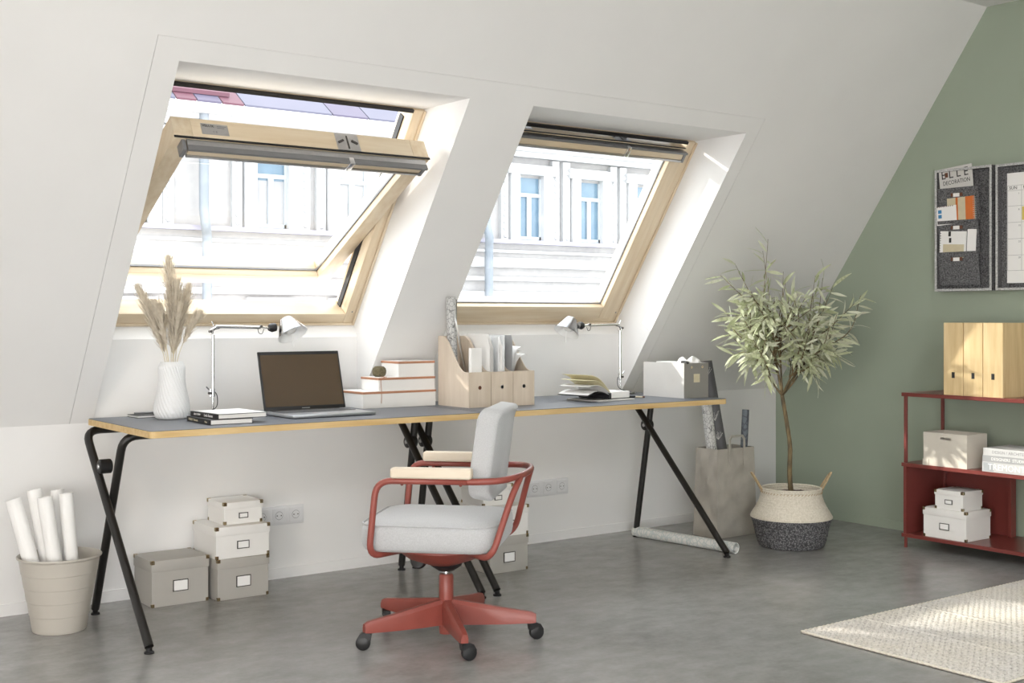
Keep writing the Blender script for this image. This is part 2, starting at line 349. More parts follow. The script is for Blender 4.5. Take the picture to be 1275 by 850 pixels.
mb = MB(); mb.box(XL-0.3, XL, YF-0.3, -7.4, 0, ZC+0.6); mb.box(XL-0.3, XL, -3.8, 0.4, 0, ZC+0.6); mb.box(XL-0.3, XL, -7.4, -3.8, 1.75, ZC+0.6); mb.box(XL-0.3, XL, -7.4, -3.8, 0, 0.15)
struct(mb.build('wall_left', 'paint'))
mb = MB(); mb.box(XL, -8.6, YF-0.3, YF, 0, ZC); mb.box(-5.6, 0, YF-0.3, YF, 0, ZC); mb.box(-8.6, -5.6, YF-0.3, YF, 1.75, ZC); mb.box(-8.6, -5.6, YF-0.3, YF, 0, 0.15)
struct(mb.build('wall_front', 'paint'))
def plain_window(name, lo, hi, fixed, axis):  # unseen windows, placed to go with the added fill lamps
    root = bpy.data.objects.new(name, None); COL.objects.link(root); struct(root)
    def bx(a0, a1, z0, z1, d=0.03): 
        m = MB()
        if axis == 0: m.box(a0, a1, fixed-d, fixed+d, z0, z1)
        else: m.box(fixed-d, fixed+d, a0, a1, z0, z1)
        return m
    n = 3; s = (hi-lo)/n
    bx(lo, hi, 0.15, 0.23).build('frame_rail', 'white', root); bx(lo, hi, 1.67, 1.75).build('frame_rail', 'white', root)
    for i in range(n+1):
        a = lo+s*i; bx(max(lo, a-0.04), min(hi, a+0.04), 0.23, 1.67).build('mullion', 'white', root)
    for i in range(n): bx(lo+s*i+0.04, lo+s*(i+1)-0.04, 0.23, 1.67, 0.004).build('pane', 'glass', root)
plain_window('window_3', -7.4, -3.8, XL-0.15, 1)
plain_window('window_5', -8.6, -5.6, YF-0.15, 0)
root = bpy.data.objects.new('window_4', None); COL.objects.link(root); struct(root)
for k in range(4):
    xx = RL[0]+(RL[1]-RL[0])*k/3; MB().box(max(RL[0], xx-0.03), min(RL[1], xx+0.03), RL[2]+0.05, RL[3]-0.05, ZC+0.15, ZC+0.21).build('mullion', 'white', root)
    if k < 3: MB().box(xx+0.03, xx+(RL[1]-RL[0])/3-0.03, RL[2]+0.05, RL[3]-0.05, ZC+0.178, ZC+0.184).build('pane', 'glass', root)
MB().box(RL[0], RL[1], RL[2], RL[2]+0.05, ZC+0.15, ZC+0.21).build('frame_rail', 'white', root); MB().box(RL[0], RL[1], RL[3]-0.05, RL[3], ZC+0.15, ZC+0.21).build('frame_rail', 'white', root)

# ------------------------------------------------------------------ roof windows
WA = rad(55.5)
def roof_window(name, x0, x1, tilt):
    """local axes: x along the wall, y up the slope, z into the room"""
    root = bpy.data.objects.new(name, None); COL.objects.link(root); struct(root)
    root.matrix_world = axes(((x0+x1)/2, -0.269, 1.545), (1, 0, 0), (0, -cos(WA), sin(WA)), (0, -sin(WA), -cos(WA)))
    W, H = (x1-x0)/2, 0.54; fw = 0.058
    for s in (-1, 1):
        a, b = (s*W, s*(W-fw)) if s < 0 else (s*(W-fw), s*W)
        MB().bbox(a, b, -H, H, -0.11, 0, 0.003).build('frame_stile', 'pine_y', root, True)
        c = a if s > 0 else b
        MB().box(c-0.006, c+0.006, -H+fw, H-fw, -0.085, -0.055).build('gasket', 'rubber', root)
        e0, e1 = (s*W, s*(W-0.012)) if s < 0 else (s*(W-0.012), s*W)
        MB().bbox(e0, e1, -H, H, 0, 0.008, 0.002).build('frame_lip', 'pine_y', root, True)
    MB().bbox(-W+fw, W-fw, -H, -H+fw, -0.11, 0, 0.003).build('frame_rail', 'pine_x', root, True)
    MB().bbox(-W+0.012, W-0.012, -H, -H+0.012, 0, 0.008, 0.002).build('frame_lip', 'pine_x', root, True)
    MB().bbox(-W+fw, W-fw, H-0.012, H+0.03, -0.11, -0.012, 0.003).build('frame_rail', 'pine_x', root, True)
    MB().box(-W+fw, W-fw, H-0.014, H, -0.012, 0.003).box(-W+fw, W-fw, H-0.020, H-0.012, -0.09, -0.02).build('top_cover', 'rubber', root)
    for s in (-1, 1):
        MB().lathe([(0.0, 0.001), (0.004, 0.0008), (0.004, 0)], 8, (s*(W-0.028), -H+0.07, 0)).build('screw', 'greymetal', root)
    # sash, turned about its middle
    R = Matrix.Translation((0, 0.0, -0.04)) @ Matrix.Rotation(tilt, 4, 'X') @ Matrix.Translation((0, 0, 0.04))
    S, L, q = W-fw-0.004, 0.505, 0.072; n0, n1 = -0.085, 0.006
    for s in (-1, 1):
        a, b = (-S, -S+q) if s < 0 else (S-q, S)
        MB().bbox(a, b, -L, L, n0, n1, 0.003).xf(R).build('sash_stile', 'pine_y', root, True)
    MB().bbox(-S+q, S-q, -L, -L+q, n0, n1, 0.003).xf(R).build('sash_rail', 'pine_x', root, True)
    top = MB().bbox(-S+q, S-q, L-q, L, n0, n1, 0.003).xf(R).build('sash_rail', 'pine_x', root, True)
    MB().box(-S+q-0.005, S-q+0.005, -L+q-0.005, L-q+0.005, -0.052, -0.034).xf(R).build('pane', 'glass', root)
    mb = MB()
    for a, b, c, d in ((-S+q, S-q, -L+q, -L+q+0.006), (-S+q, S-q, L-q-0.006, L-q), (-S+q, -S+q+0.006, -L+q, L-q), (S-q-0.006, S-q, -L+q, L-q)): mb.box(a, b, c, d, -0.033, -0.024)
    mb.xf(R).build('glazing_bead', 'greymetal', root)
    MB().box(-S-0.001, S+0.001, L-0.001, L+0.0015, n1-0.008, n1+0.001).xf(R).build('sash_seal', 'rubber', root)
    # ventilation flap that doubles as the grip, hung on the room side of the top rail
    fl = MB().bbox(-S+0.045, S-0.02, L-0.012, L-0.004, n1, n1+0.046, 0.002, 1).xf(R).build('ventilation_flap', 'alu', root)
    MB().box(-S+0.046, S-0.021, L-0.013, L-0.003, n1+0.026, n1+0.0475).xf(R).build('flap_seal', 'greymetal', fl)
    MB().bbox(-S+0.05, S-0.025, L-0.046, L-0.012, n1, n1+0.042, 0.006).xf(R).build('grip_bar', 'pine_x', fl, True)
    MB().bbox(-S+0.05, S-0.025, L-0.056, L-0.045, n1+0.012, n1+0.046, 0.002).xf(R).build('grip_trim', 'alu', fl, True)
    for s in (-1, 1):
        MB().bbox(s*(S-0.035)-0.008, s*(S-0.035)+0.008, L-0.057, L-0.008, n1, n1+0.047, 0.003).xf(R).build('end_cap', 'greymetal', fl)
    lk = MB().box(-0.05, 0.05, L, L+0.0025, n0+0.004, n1-0.008).xf(R).build('lock_plate', 'alu', top)
    cx = 0.17
    lk.data.transform(Matrix.Translation((cx, 0, 0)))
    for a, b in ((-0.03, 0.5), (0.03, -0.5)):
        mb = MB().box(-0.014, 0.014, 0, 0.0035, -0.0045, 0.0045); mb.xf(R @ Matrix.Translation((cx+a, L+0.002, -0.042)) @ Matrix.Rotation(b, 4, 'Y')).build('lock_slot', 'frame', top)
    MB().box(cx-0.003, cx+0.003, L+0.002, L+0.004, -0.07, -0.01).xf(R).build('lock_slit', 'frame', top)
    mb = MB().bbox(cx-0.012, cx+0.012, L-0.054, L-0.002, n1+0.02, n1+0.052, 0.004); mb.xf(R).build('flap_catch', 'chrome', fl, True)
    # data plate with print
    px = -S+0.16
    dp = MB().box(px-0.052, px+0.052, L, L+0.001, -0.066, -0.018).xf(R).build('data_plate', 'alu', top)
    A = R @ axes((px-0.047, L+0.0016, -0.055), (1, 0, 0), (0, 0, -1), (0, 1, 0))
    text('print', 'VELUX', 0.015, 'ink', top, A)
    text('print', 'C E', 0.012, 'inkgrey', top, R @ axes((px-0.01, L+0.0016, -0.03), (1, 0, 0), (0, 0, -1), (0, 1, 0)))
    for k in range(2):
        MB().box(px+0.01, px+0.046-0.008*k, L+0.001, L+0.0014, -0.058+0.007*k, -0.055+0.007*k).xf(R).build('print_line', 'inkgrey', top)
    return root
roof_window('window_1', OPEN[0][0], OPEN[0][1], rad(26.5))
roof_window('window_2', OPEN[1][0], OPEN[1][1], 0.0)

# ------------------------------------------------------------------ the street outside
struct(MB().box(-60, 80, 4, 60, -9.6, -9.5).build('ground', 'street'))
FY = 31.0; KS = (FY+4.932)/14.932
fx = lambda x: -5.599+(x+5.599)*KS           # positions measured at y = 10 moved out to the facade
fz = lambda z: 1.14+(z-1.14)*KS
bld = thing('apartment_building', 'pale stucco apartment building with tall windows across the street', 'building', (0, FY, -9.5))
def bpart(name, m, *boxes, parent=bld, smooth=False):
    mb = MB()
    for b in boxes: mb.box(*b)
    mb.xf(Matrix.Translation((0, 0, 9.5))); return mb.build(name, m, parent, smooth)
X0, X1 = fx(-4.0), fx(14.0)
bpart('wall', 'stucco', (X0, X1, 0, 8, -9.5, fz(3.76)))
bpart('sill_course', 'ledge', (X0, X1, -0.30, 0, fz(2.215), fz(2.275)))
bpart('string_course', 'stuccow', (X0, X1, -0.22, 0, fz(1.86), fz(2.0)))
bpart('string_course', 'stuccow', (X0, X1, -0.12, 0, fz(2.08), fz(2.12)))
bpart('string_course', 'stuccow', (X0, X1, -0.18, 0, fz(1.66), fz(1.72)))
bpart('string_course', 'stuccow', (X0, X1, -0.18, 0, fz(1.42), fz(1.50)))
bpart('cornice', 'stuccow', (X0, X1, -0.5, 0, fz(3.60), fz(3.66)), (X0, X1, -0.3, 0, fz(3.52), fz(3.60)))
bpart('cornice', 'stuccow', (X0, X1, -0.9, 0, fz(3.70), fz(3.775)), (X0, X1, -0.7, 0, fz(3.66), fz(3.70)))
wx = [-1.35, -0.33, 1.55, 2.75, 4.27, 5.80, 6.98, 8.15, 9.32, 10.5]
for i, cx in enumerate(wx):
    c = fx(cx); hw = 0.225*KS; z0, z1 = fz(2.285), fz(3.22)
    wdw = bpart('window', 'extglass' if cx > 3 or cx < 1 else 'curtain', (c-hw, c+hw, -0.02, 0.0, z0, z1))
    if 1 < cx < 2: bpart('pane', 'extglass', (c-hw, c+hw, -0.03, -0.02, z0+(z1-z0)*0.66, z1), parent=wdw)
    bpart('window_bars', 'extframe', (c-hw, c+hw, -0.09, -0.02, z0+(z1-z0)*0.69, z0+(z1-z0)*0.75), (c-0.09, c+0.09, -0.09, -0.02, z0, z0+(z1-z0)*0.69),
          (c-hw, c-hw+0.07, -0.08, -0.02, z0, z1), (c+hw-0.07, c+hw, -0.08, -0.02, z0, z1), (c-hw, c+hw, -0.08, -0.02, z0, z0+0.12), parent=wdw)
    bpart('surround', 'stuccow', (c-hw-0.40, c-hw, -0.28, 0, z0-0.02, z1+0.45), (c+hw, c+hw+0.40, -0.28, 0, z0-0.02, z1+0.45), (c-hw-0.55, c+hw+0.55, -0.34, 0, z1+0.10, z1+0.45))
    for s in (-1, 1): bpart('pilaster', 'stuccow', (c+s*(hw+0.62)-0.16, c+s*(hw+0.62)+0.16, -0.18, 0, z0-0.02, fz(3.5)))
    mb = MB()
    for s in (-1, 1):
        for k in range(11):
            mb.lathe([(0.10, 0.0), (0.07, 0.08), (0.0, 0.11)], 6, (0, 0, 0)); n = 6*3
            mt = axes((c+s*(hw+0.62), -0.18, 9.5+z0+0.12+k*0.24), (1, 0, 0), (0, 0, 1), (0, -1, 0))
            for q in range(len(mb.v)-n, len(mb.v)): mb.v[q] = tuple(mt @ Vector(mb.v[q]))
    o = mb.build('bead_moulding', 'stuccow', bld, True); o['kind'] = 'stuff'
    z0, z1 = fz(0.35), fz(1.335)
    w2 = bpart('window', 'extglass', (c-hw, c+hw, -0.02, 0.0, z0, z1)); bpart('surround', 'stuccow', (c-hw-0.3, c-hw, -0.2, 0, z0, z1), (c+hw, c+hw+0.3, -0.2, 0, z0, z1), (c-hw-0.3, c+hw+0.3, -0.2, 0, z1, z1+0.1))
for cx in (0.60, 4.93):
    c = fx(cx)
    p = MB().tube(fillet([(c, -0.5, 0.5), (c, -0.5, 9.5+fz(2.15)), (c-0.15, -0.75, 9.5+fz(2.28)), (c-0.1, -0.5, 9.5+fz(2.45)), (c-0.1, -0.5, 9.5+fz(3.74))], 0.2), 0.15, 10).build('drainpipe', 'drain', bld, True)
# standing-seam roof in patches of different paint
ex, mb = 0, None
cuts = [(-4, -1.2, 'roofblue'), (-1.2, 0.15, 'roofblue'), (0.15, 0.42, 'roofred'), (0.42, 0.75, 'rooflilac'), (0.75, 1.05, 'roofred'), (1.05, 2.3, 'roofblue'), (2.3, 2.85, 'rooflilac'), (2.85, 5, 'roofblue'), (5, 14, 'roofblue')]
for a, b, m in cuts:
    z0, z1 = 9.5+fz(3.775), 9.5+fz(4.9)
    MB().prism([(-0.8, z0), (-0.8, z0+0.08), (3.2, z1+0.08), (3.2, z1)], fx(a)+0.02, fx(b)-0.02, 0).build('roof_panel', m, bld)
MB().prism([(-0.5, 9.5+fz(3.86)+0.10), (-0.5, 9.5+fz(3.86)+0.22), (-0.1, 9.5+fz(3.96)+0.24), (-0.1, 9.5+fz(3.96)+0.12)], fx(-1.2), fx(0.9), 0).build('roof_band', 'roofred', bld)

# ------------------------------------------------------------------ desks
DZ = 0.745
def desk(x0, x1, label, bent):
    yb, yf = -0.115, -0.79
    cx, cy = (x0+x1)/2, (yb+yf)/2
    r = thing('desk', label, 'desk', (cx, cy, 0))
    hx, hy = (x1-x0)/2, (yb-yf)/2
    def slab(mb, z0, z1, ins):
        R = 0.018; pts = []
        for sx_, sy_, a0 in ((1, 1, 0), (-1, 1, 90), (-1, -1, 180), (1, -1, 270)):
            for k in range(5):
                a = rad(a0+k*22.5); pts.append((sx_*(hx-ins-R)+R*cos(a), sy_*(hy-ins-R)+R*sin(a)))
        mb.prism(pts, z0, z1, 2)
    mb = MB(); slab(mb, DZ-0.025, DZ-0.0022, 0); top = mb.build('tabletop', 'ply_x', r)
    mb = MB(); slab(mb, DZ-0.0022, DZ, 0.0015); mb.build('linoleum_surface', 'lino', top)
    for ex, s in ((x0, 1), (x1, -1)):
        lx = (ex-cx)+s*(-0.005 if bent and s > 0 else 0.036)
        yy = lambda y: y-cy
        zt = DZ-0.025-0.016
        rr = 0.0155
        bend = bent and s > 0
        for k, (yt, yb_, dx) in enumerate(((-0.165, -0.835, -0.017*s), (-0.485, -0.175, 0.017*s)) if bend else ((-0.165, -0.835, -0.016), (-0.285, -0.165, 0.016))):
            X = lx+dx
            if bend: path = fillet([(X, yy(yb_), 0.022), (X, yy(yt), zt), (X+0.32, yy(yt), zt)], 0.06)
            else: path = fillet([(X, yy(yb_), 0.022), (X, yy(yt), zt+0.014)], 0.02)
            lg = MB().tube(path, rr, 14).build('leg', 'black', r, 60)
            MB().lathe([(0.010, 0.02), (0.010, 0.010), (0.017, 0.006), (0.017, 0.0)], 14, (X, yy(yb_), 0)).build('foot_pad', 'rubber', lg, True)
        hz, hy_ = (0.582, yy(-0.335)) if bend else (0.585, yy(-0.268))
        mb = MB().lathe([(0.0, -0.024), (0.022, -0.024), (0.027, -0.020), (0.027, 0.020), (0.022, 0.024), (0.0, 0.024)], 20)
        mb.xf(Matrix.Translation((lx, hy_, hz)) @ Matrix.Rotation(pi/2, 4, 'Y')); mb.build('pivot_hub', 'blackplastic', r, True)
        MB().lathe([(0.0, 0.004), (0.008, 0.003), (0.009, 0)], 12).xf(Matrix.Translation((lx-0.024, hy_, hz)) @ Matrix.Rotation(-pi/2, 4, 'Y')).build('bolt', 'alu', r, True)
    return r
desk(-4.058, -2.652, 'plywood trestle desk with dark grey top carrying the laptop', True)
desk(-2.648, -1.237, 'plywood trestle desk with dark grey top carrying the open book', False)

# ------------------------------------------------------------------ office chair
def office_chair():
    r = thing('office_chair', 'pale grey swivel armchair with brick red tubular frame and wooden armrests', 'chair', (-3.163, -1.265, 0), math.atan2(0.709, -0.705))
    # cushion
    def cushion(L0, L1, W, z0, z1, rc, edge, dome):
        prof = [(edge, z0), (0.004, z0+0.012), (0.0, z0+0.03), (0.0, z1-0.022), (0.004, z1-0.008), (0.016, z1)]
        prof += [(0.05, z1+dome*0.6), (0.11, z1+dome), (0.2, z1+dome*1.15)]
        mb = MB(); rings = []
        for ins, z in prof:
            pts = []; cx, hx, hy = (L0+L1)/2, (L1-L0)/2-ins, W-ins; R = max(0.012, rc-ins*0.8)
            hx = max(hx, 0.013); hy = max(hy, 0.013)
            for sx_, sy_, a0 in ((1, 1, 0), (-1, 1, 90), (-1, -1, 180), (1, -1, 270)):
                for k in range(8):
                    a = rad(a0+k*90/7); pts.append((cx+sx_*(hx-R)+R*cos(a), sy_*(hy-R)+R*sin(a), z))
            rings.append(pts)
        n = len(rings[0]); vs = [p for q in rings for p in q]
        fs = [(i*n+k, i*n+(k+1) % n, (i+1)*n+(k+1) % n, (i+1)*n+k) for i in range(len(rings)-1) for k in range(n)]
        fs += [tuple(range(n-1, -1, -1)), tuple((len(rings)-1)*n+k for k in range(n))]
        mb.add(vs, fs); return mb
    seat = cushion(-0.215, 0.262, 0.240, 0.342, 0.434, 0.085, 0.012, 0.012).build('seat', 'fabric', r, 'all')
    pt = [(0.25-0.006, 0, 0)]; 
    def rim(off, z, rad_):
        pts = []; cx, hx, hy, R = 0.0235, 0.2385-off, 0.240-off, 0.085
        for sx_, sy_, a0 in ((1, 1, 0), (-1, 1, 90), (-1, -1, 180), (1, -1, 270)):
            for k in range(8):
                a = rad(a0+k*90/7); pts.append((cx+sx_*(hx-R)+R*cos(a), sy_*(hy-R)+R*sin(a), z))
        return MB().tube(pts, rad_, 6, closed=True)
    rim(0.004, 0.431, 0.0028).build('piping', 'fabric', seat, 'all')
    # backrest, leaning back
    mb = MB()
    bm = bmesh.new(); bmesh.ops.create_cube(bm, size=1)
    for q in bm.verts: q.co = Vector((q.co.x*0.072, q.co.y*0.40, q.co.z*0.315))
    vert = [e for e in bm.edges if abs(e.verts[0].co.x-e.verts[1].co.x) > 0.01]
    bmesh.ops.bevel(bm, geom=vert, offset=0.05, segments=6, affect='EDGES', profile=0.5)
    bmesh.ops.bevel(bm, geom=[e for e in bm.edges if e.is_manifold and e.calc_face_angle(0) > 1.2], offset=0.014, segments=4, affect='EDGES', profile=0.5)
    mb.bm(bm)
    v2 = []
    for x, y, z in mb.v: v2.append((x-0.045*(1-(y/0.2)**2)+0.03, y, z))
    mb.v = v2
    B = Matrix.Translation((-0.190, 0, 0.668)) @ Matrix.Rotation(rad(-8), 4, 'Y')
    back = mb.xf(B).build('backrest', 'fabric', r, 'all')
    ed = []
    for k in range(40):
        a = 2*pi*k/40; c, s = cos(a), sin(a); e = 0.28
        y = 0.19*math.copysign(abs(c)**e, c); z = 0.147*math.copysign(abs(s)**e, s); ed.append((-0.045*(1-(y/0.2)**2)+0.03+0.034, y, z))
    MB().tube(ed, 0.0022, 6, closed=True).xf(B).build('piping', 'inkgrey', back, 'all')
    # frame
    tr = 0.0112
    ring = smoothpath([(-0.12, 0.25, 0.587), (-0.17, 0.247, 0.588), (-0.235, 0.222, 0.591), (-0.282, 0.13, 0.596), (-0.298, 0, 0.598), (-0.282, -0.13, 0.596), (-0.235, -0.222, 0.591), (-0.17, -0.247, 0.588), (-0.12, -0.25, 0.587)], 8)
    MB().tube(ring, tr, 12).build('back_hoop', 'red', r, 'all')
    for s in (1, -1):
        path = fillet([(0.13, s*0.12, 0.330), (0.212, s*0.262, 0.331), (0.187, s*0.258, 0.587), (-0.12, s*0.25, 0.587)], 0.055, 7)
        MB().tube(path, tr, 12).build('arm_frame', 'red', r, 'all')
        path = fillet([(-0.285, s*0.14, 0.592), (-0.262, s*0.19, 0.53), (-0.205, s*0.262, 0.333), (-0.09, s*0.12, 0.330)], 0.06, 7)
        MB().tube(path, tr, 12).build('rear_strut', 'red', r, 'all')
        arm = MB().bbox(-0.14, 0.137, s*0.25-0.024, s*0.25+0.024, 0.596, 0.632, 0.009, 3).build('armrest', 'ash', r, True)
        for xx in (-0.10, 0.10): MB().lathe([(0.004, 0.0), (0.006, -0.004), (0.0, -0.007)], 10, (xx, s*0.25, 0.577)).build('screw', 'red', arm, True)
    # under-seat plate, lift, star base
    mb = MB().lathe([(0.0, 0.262), (0.05, 0.263), (0.12, 0.29), (0.165, 0.325), (0.165, 0.338), (0.0, 0.338)], 32)
    mb.v = [(x*1.05+0.01, y*1.1, z) for x, y, z in mb.v]; mb.build('seat_plate', 'red', r, True)
    MB().lathe([(0.0, 0.240), (0.03, 0.241), (0.055, 0.258), (0.06, 0.275), (0.0, 0.275)], 24).build('tilt_mechanism', 'blackplastic', r, True)
    kn = MB().lathe([(0.0, -0.018), (0.024, -0.016), (0.031, 0.0), (0.024, 0.016), (0.0, 0.018)], 18); kn.xf(Matrix.Translation((0.105, -0.02, 0.268)) @ Matrix.Rotation(pi/2, 4, 'X')).build('tension_knob', 'blackplastic', r, True)
    MB().lathe([(0.010, 0.22), (0.010, 0.245)], 16).build('gas_lift', 'chrome', r, True)
    MB().lathe([(0.0, 0.018), (0.024, 0.018), (0.027, 0.05), (0.0255, 0.15), (0.0255, 0.222), (0.021, 0.228), (0.0, 0.228)], 28).build('column', 'red', r, True)
    base_rot = r.rotation_euler.z
    for k in range(5):
        a = rad(-40.5+72*k)-base_rot
        st = [(0.018, 0.052, 0.140, 0.018), (0.10, 0.052, 0.128, 0.017), (0.20, 0.055, 0.112, 0.016), (0.302, 0.060, 0.098, 0.0145), (0.319, 0.062, 0.09, 0.012)]
        vs, fs = [], []
        for x, z0, z1, h in st:
            vs += [(x, -h, z0), (x, h, z0), (x, h, z1-0.012), (x, h*0.55, z1), (x, -h*0.55, z1), (x, -h, z1-0.012)]
        for i in range(len(st)-1):
            for q in range(6): fs.append((i*6+q, i*6+(q+1) % 6, (i+1)*6+(q+1) % 6, (i+1)*6+q))
        fs += [(5, 4, 3, 2, 1, 0), tuple((len(st)-1)*6+q for q in range(6))]
        leg = MB(); leg.add(vs, fs); leg.xf(Matrix.Rotation(a, 4, 'Z')); lg = leg.build('star_leg', 'red', r, 30)
        mt = Matrix.Rotation(a, 4, 'Z') @ Matrix.Translation((0.303, 0, 0)) @ Matrix.Rotation(rad([25, 70, 140, -30, 100][k]), 4, 'Z')
        cs = MB()
        for s in (-1, 1):
            q = MB().lathe([(0.0, 0.012), (0.020, 0.012), (0.025, 0.009), (0.0255, 0.004), (0.0255, 0.003), (0.0, 0.003)], 20)
            q.xf(Matrix.Translation((0.018, 0, 0.0257)) @ Matrix.Rotation(s*pi/2, 4, 'X')); cs.add(q.v, q.f)
        cs.prism([(-0.008, 0.034), (-0.012, 0.058), (0.012, 0.062), (0.03, 0.055), (0.042, 0.034), (0.03, 0.044), (0.012, 0.046)], -0.0145, 0.0145, 1)
        cs.lathe([(0.009, 0.05), (0.009, 0.068)], 10)
        cs.xf(mt).build('caster', 'blackplastic', lg, 35)
    return r
office_chair()

# ------------------------------------------------------------------ storage boxes with metal corners
def storage_box(label, loc, W, D, H, lid, m, rz=0, card='window', group=None):
    """front looks to local -Y, origin at the middle of the base"""
    r = thing('storage_box', label, 'box', loc, rz, group)
    a, b = W/2, D/2; t = 0.0028
    MB().bbox(-a+t, a-t, -b+t, b-t, 0, H-0.002, 0.0015, 1).build('body', m, r)
    MB().bbox(-a, a, -b, b, H-lid, H, 0.002, 2).build('lid', m, r, True)
    c = 0.0145; e = 0.0012
    for sx_ in (-1, 1):
        for sy_ in (-1, 1):
            for zz0, zz1, off in ((H-c, H+e, e), (-0.0, c, e-t)):
                x0_, x1_ = sorted((sx_*(a+off), sx_*(a-c))); y0_, y1_ = sorted((sy_*(b+off), sy_*(b-c)))
                MB().bbox(x0_, x1_, y0_, y1_, zz0, zz1, 0.002, 1).build('metal_corner', 'brass', r)
    w, h = (0.052, 0.032) if card == 'small' else (0.062, 0.045)
    if card == 'tiny': w, h = 0.04, 0.022
    zc = (H-lid)*0.56 if card != 'tiny' else (H-lid)*0.55
    fr = MB()
    for x0_, x1_, z0_, z1_ in ((-w/2, w/2, h/2-0.003, h/2), (-w/2, w/2, -h/2, -h/2+0.003), (-w/2, -w/2+0.003, -h/2, h/2), (w/2-0.003, w/2, -h/2, h/2)): fr.box(x0_, x1_, -b-0.0015, -b+0.004, zc+z0_, zc+z1_)
    f = fr.build('label_holder', 'frame', r)
    MB().box(-w/2+0.003, w/2-0.003, -b-0.0004, -b+0.003, zc-h/2+0.003, zc+h/2-0.003).build('label_card', 'paper', f)
    return r
storage_box('warm grey lidded box standing alone beside the stack of three', (-3.722, -0.115, 0), 0.238, 0.198, 0.182, 0.045, 'boxgrey')
storage_box('warm grey lidded box under two white boxes beside half-hidden socket', (-3.475, -0.155, 0), 0.226, 0.206, 0.165, 0.04, 'boxgrey')
storage_box('medium white lidded box between grey box and smallest white box', (-3.475, -0.137, 0.165), 0.236, 0.235, 0.128, 0.036, 'boxwhite', 0, 'small')
storage_box('smallest white lidded box topping the stack beside half-hidden socket', (-3.455, -0.128, 0.293), 0.172, 0.17, 0.09, 0.028, 'boxwhite', 0, 'tiny')
storage_box('warm grey lidded box standing on the floor behind the chair', (-2.31, -0.355, 0), 0.214, 0.27, 0.160, 0.04, 'boxgrey')
storage_box('white lidded box resting on the grey box behind the chair', (-2.31, -0.355, 0.160), 0.218, 0.27, 0.132, 0.036, 'boxwhite', 0, 'small')
storage_box('small white lidded box mostly hidden behind the chair backrest', (-2.335, -0.35, 0.292), 0.168, 0.18, 0.092, 0.028, 'boxwhite', 0, 'tiny')

# ------------------------------------------------------------------ sockets
def sockets(label, x0, x1):
    r = thing('wall_socket', label, 'socket', ((x0+x1)/2, 0, 0.274))
    W = (x1-x0)/2; MB().bbox(-W, W, -0.010, 0, -0.041, 0.041, 0.003).build('cover_plate', 'plastic', r, True)
    for k in (-1, 0, 1):
        c = k*2*W/3
        p = MB().bbox(c-0.031, c+0.031, -0.0125, -0.009, -0.031, 0.031, 0.0012, 1).build('socket_insert', 'plastic', r)
        pr = [(0.0175, -0.0005), (0.0195, 0.001), (0.021, -0.0005)]
        m = Matrix.Translation((c, -0.0125, 0)) @ Matrix.Rotation(pi/2, 4, 'X')
        MB().lathe([(0.0, 0.0003), (0.0180, 0.0003), (0.0180, 0.0)], 24).xf(m).build('socket_well', 'inkgrey', p)
        MB().lathe([(0.0, 0.0008), (0.0165, 0.0008), (0.0165, 0.0)], 24).xf(m).build('socket_face', 'plastic', p)
        for s in (-1, 1): MB().lathe([(0.0, 0.0013), (0.0028, 0.0013), (0.0028, 0.0)], 10).xf(m @ Matrix.Translation((s*0.0095, 0, 0))).build('pin_hole', 'frame', p)
sockets('triple wall socket partly hidden behind the small white box', -3.318, -3.079)
sockets('triple wall socket in full view between chair and far desk legs', -1.842, -1.581)

# ------------------------------------------------------------------ waste bin with paper rolls
def bin_():
    r = thing('waste_bin', 'beige ribbed waste bin standing on the floor beneath desk corner', 'bin', (-4.224, -0.322, 0))
    pr = [(0.0, 0.0), (0.092, 0.0), (0.094, 0.004)]
    for k in range(5):
        z = 0.012+k*0.05; a = 0.0955+k*0.0092; pr += [(a, z), (a+0.0065, z+0.044), (a+0.0072, z+0.0475), (a+0.0075, z+0.049)]
    pr += [(0.1415, 0.262), (0.147, 0.266), (0.148, 0.270), (0.146, 0.273), (0.142, 0.270)]
    pr += [(0.136, 0.255), (0.110, 0.13), (0.091, 0.008), (0.0, 0.006)]
    MB().lathe(pr, 48).build('bucket', 'binbeige', r, 50)
bin_()
def paper_roll(name, label, cat, p0, p1, rad_, m, group=None, inner='inkgrey', spiral=True, seg=22):
    p0, p1 = Vector(p0), Vector(p1); d = p1-p0; L = d.length
    r = thing(name, label, cat, p0, 0, group)
    Q = d.to_track_quat('Z', 'Y').to_matrix().to_4x4()
    pr = [(rad_*0.55, 0.002), (rad_*0.8, 0.0), (rad_, 0.0), (rad_*1.0, L*0.5), (rad_, L), (rad_*0.86, L), (rad_*0.84, L-0.05), (rad_*0.5, L-0.055), (0.0, L-0.055)]
    MB().lathe(pr, seg).xf(Q).build('rolled_sheet', m, r, 50)
    if spiral:
        pts = []
        for k in range(30):
            a = k/29*2.4*2*pi; q = rad_*(0.80-0.38*k/29); pts.append((q*cos(a), q*sin(a)))
        mb = MB()
        vs = [(x, y, L-0.05) for x, y in pts]+[(x, y, L-0.003) for x, y in pts]; n = len(pts)
        mb.add(vs, [(i, i+1, i+1+n, i+n) for i in range(n-1)]); mb.xf(Q).build('inner_layers', m, r)
    MB().tube([Q @ Vector((rad_*1.005, 0, 0)), Q @ Vector((rad_*1.005, 0, L))], 0.0008, 4).build('sheet_edge', m, r)
    return r
bx, by = -4.224, -0.322
RX, RY = 0.803, -0.597     # picture-right direction
def inbin(u, v): return (bx+RX*u+0.597*v, by+RY*u+0.803*v)
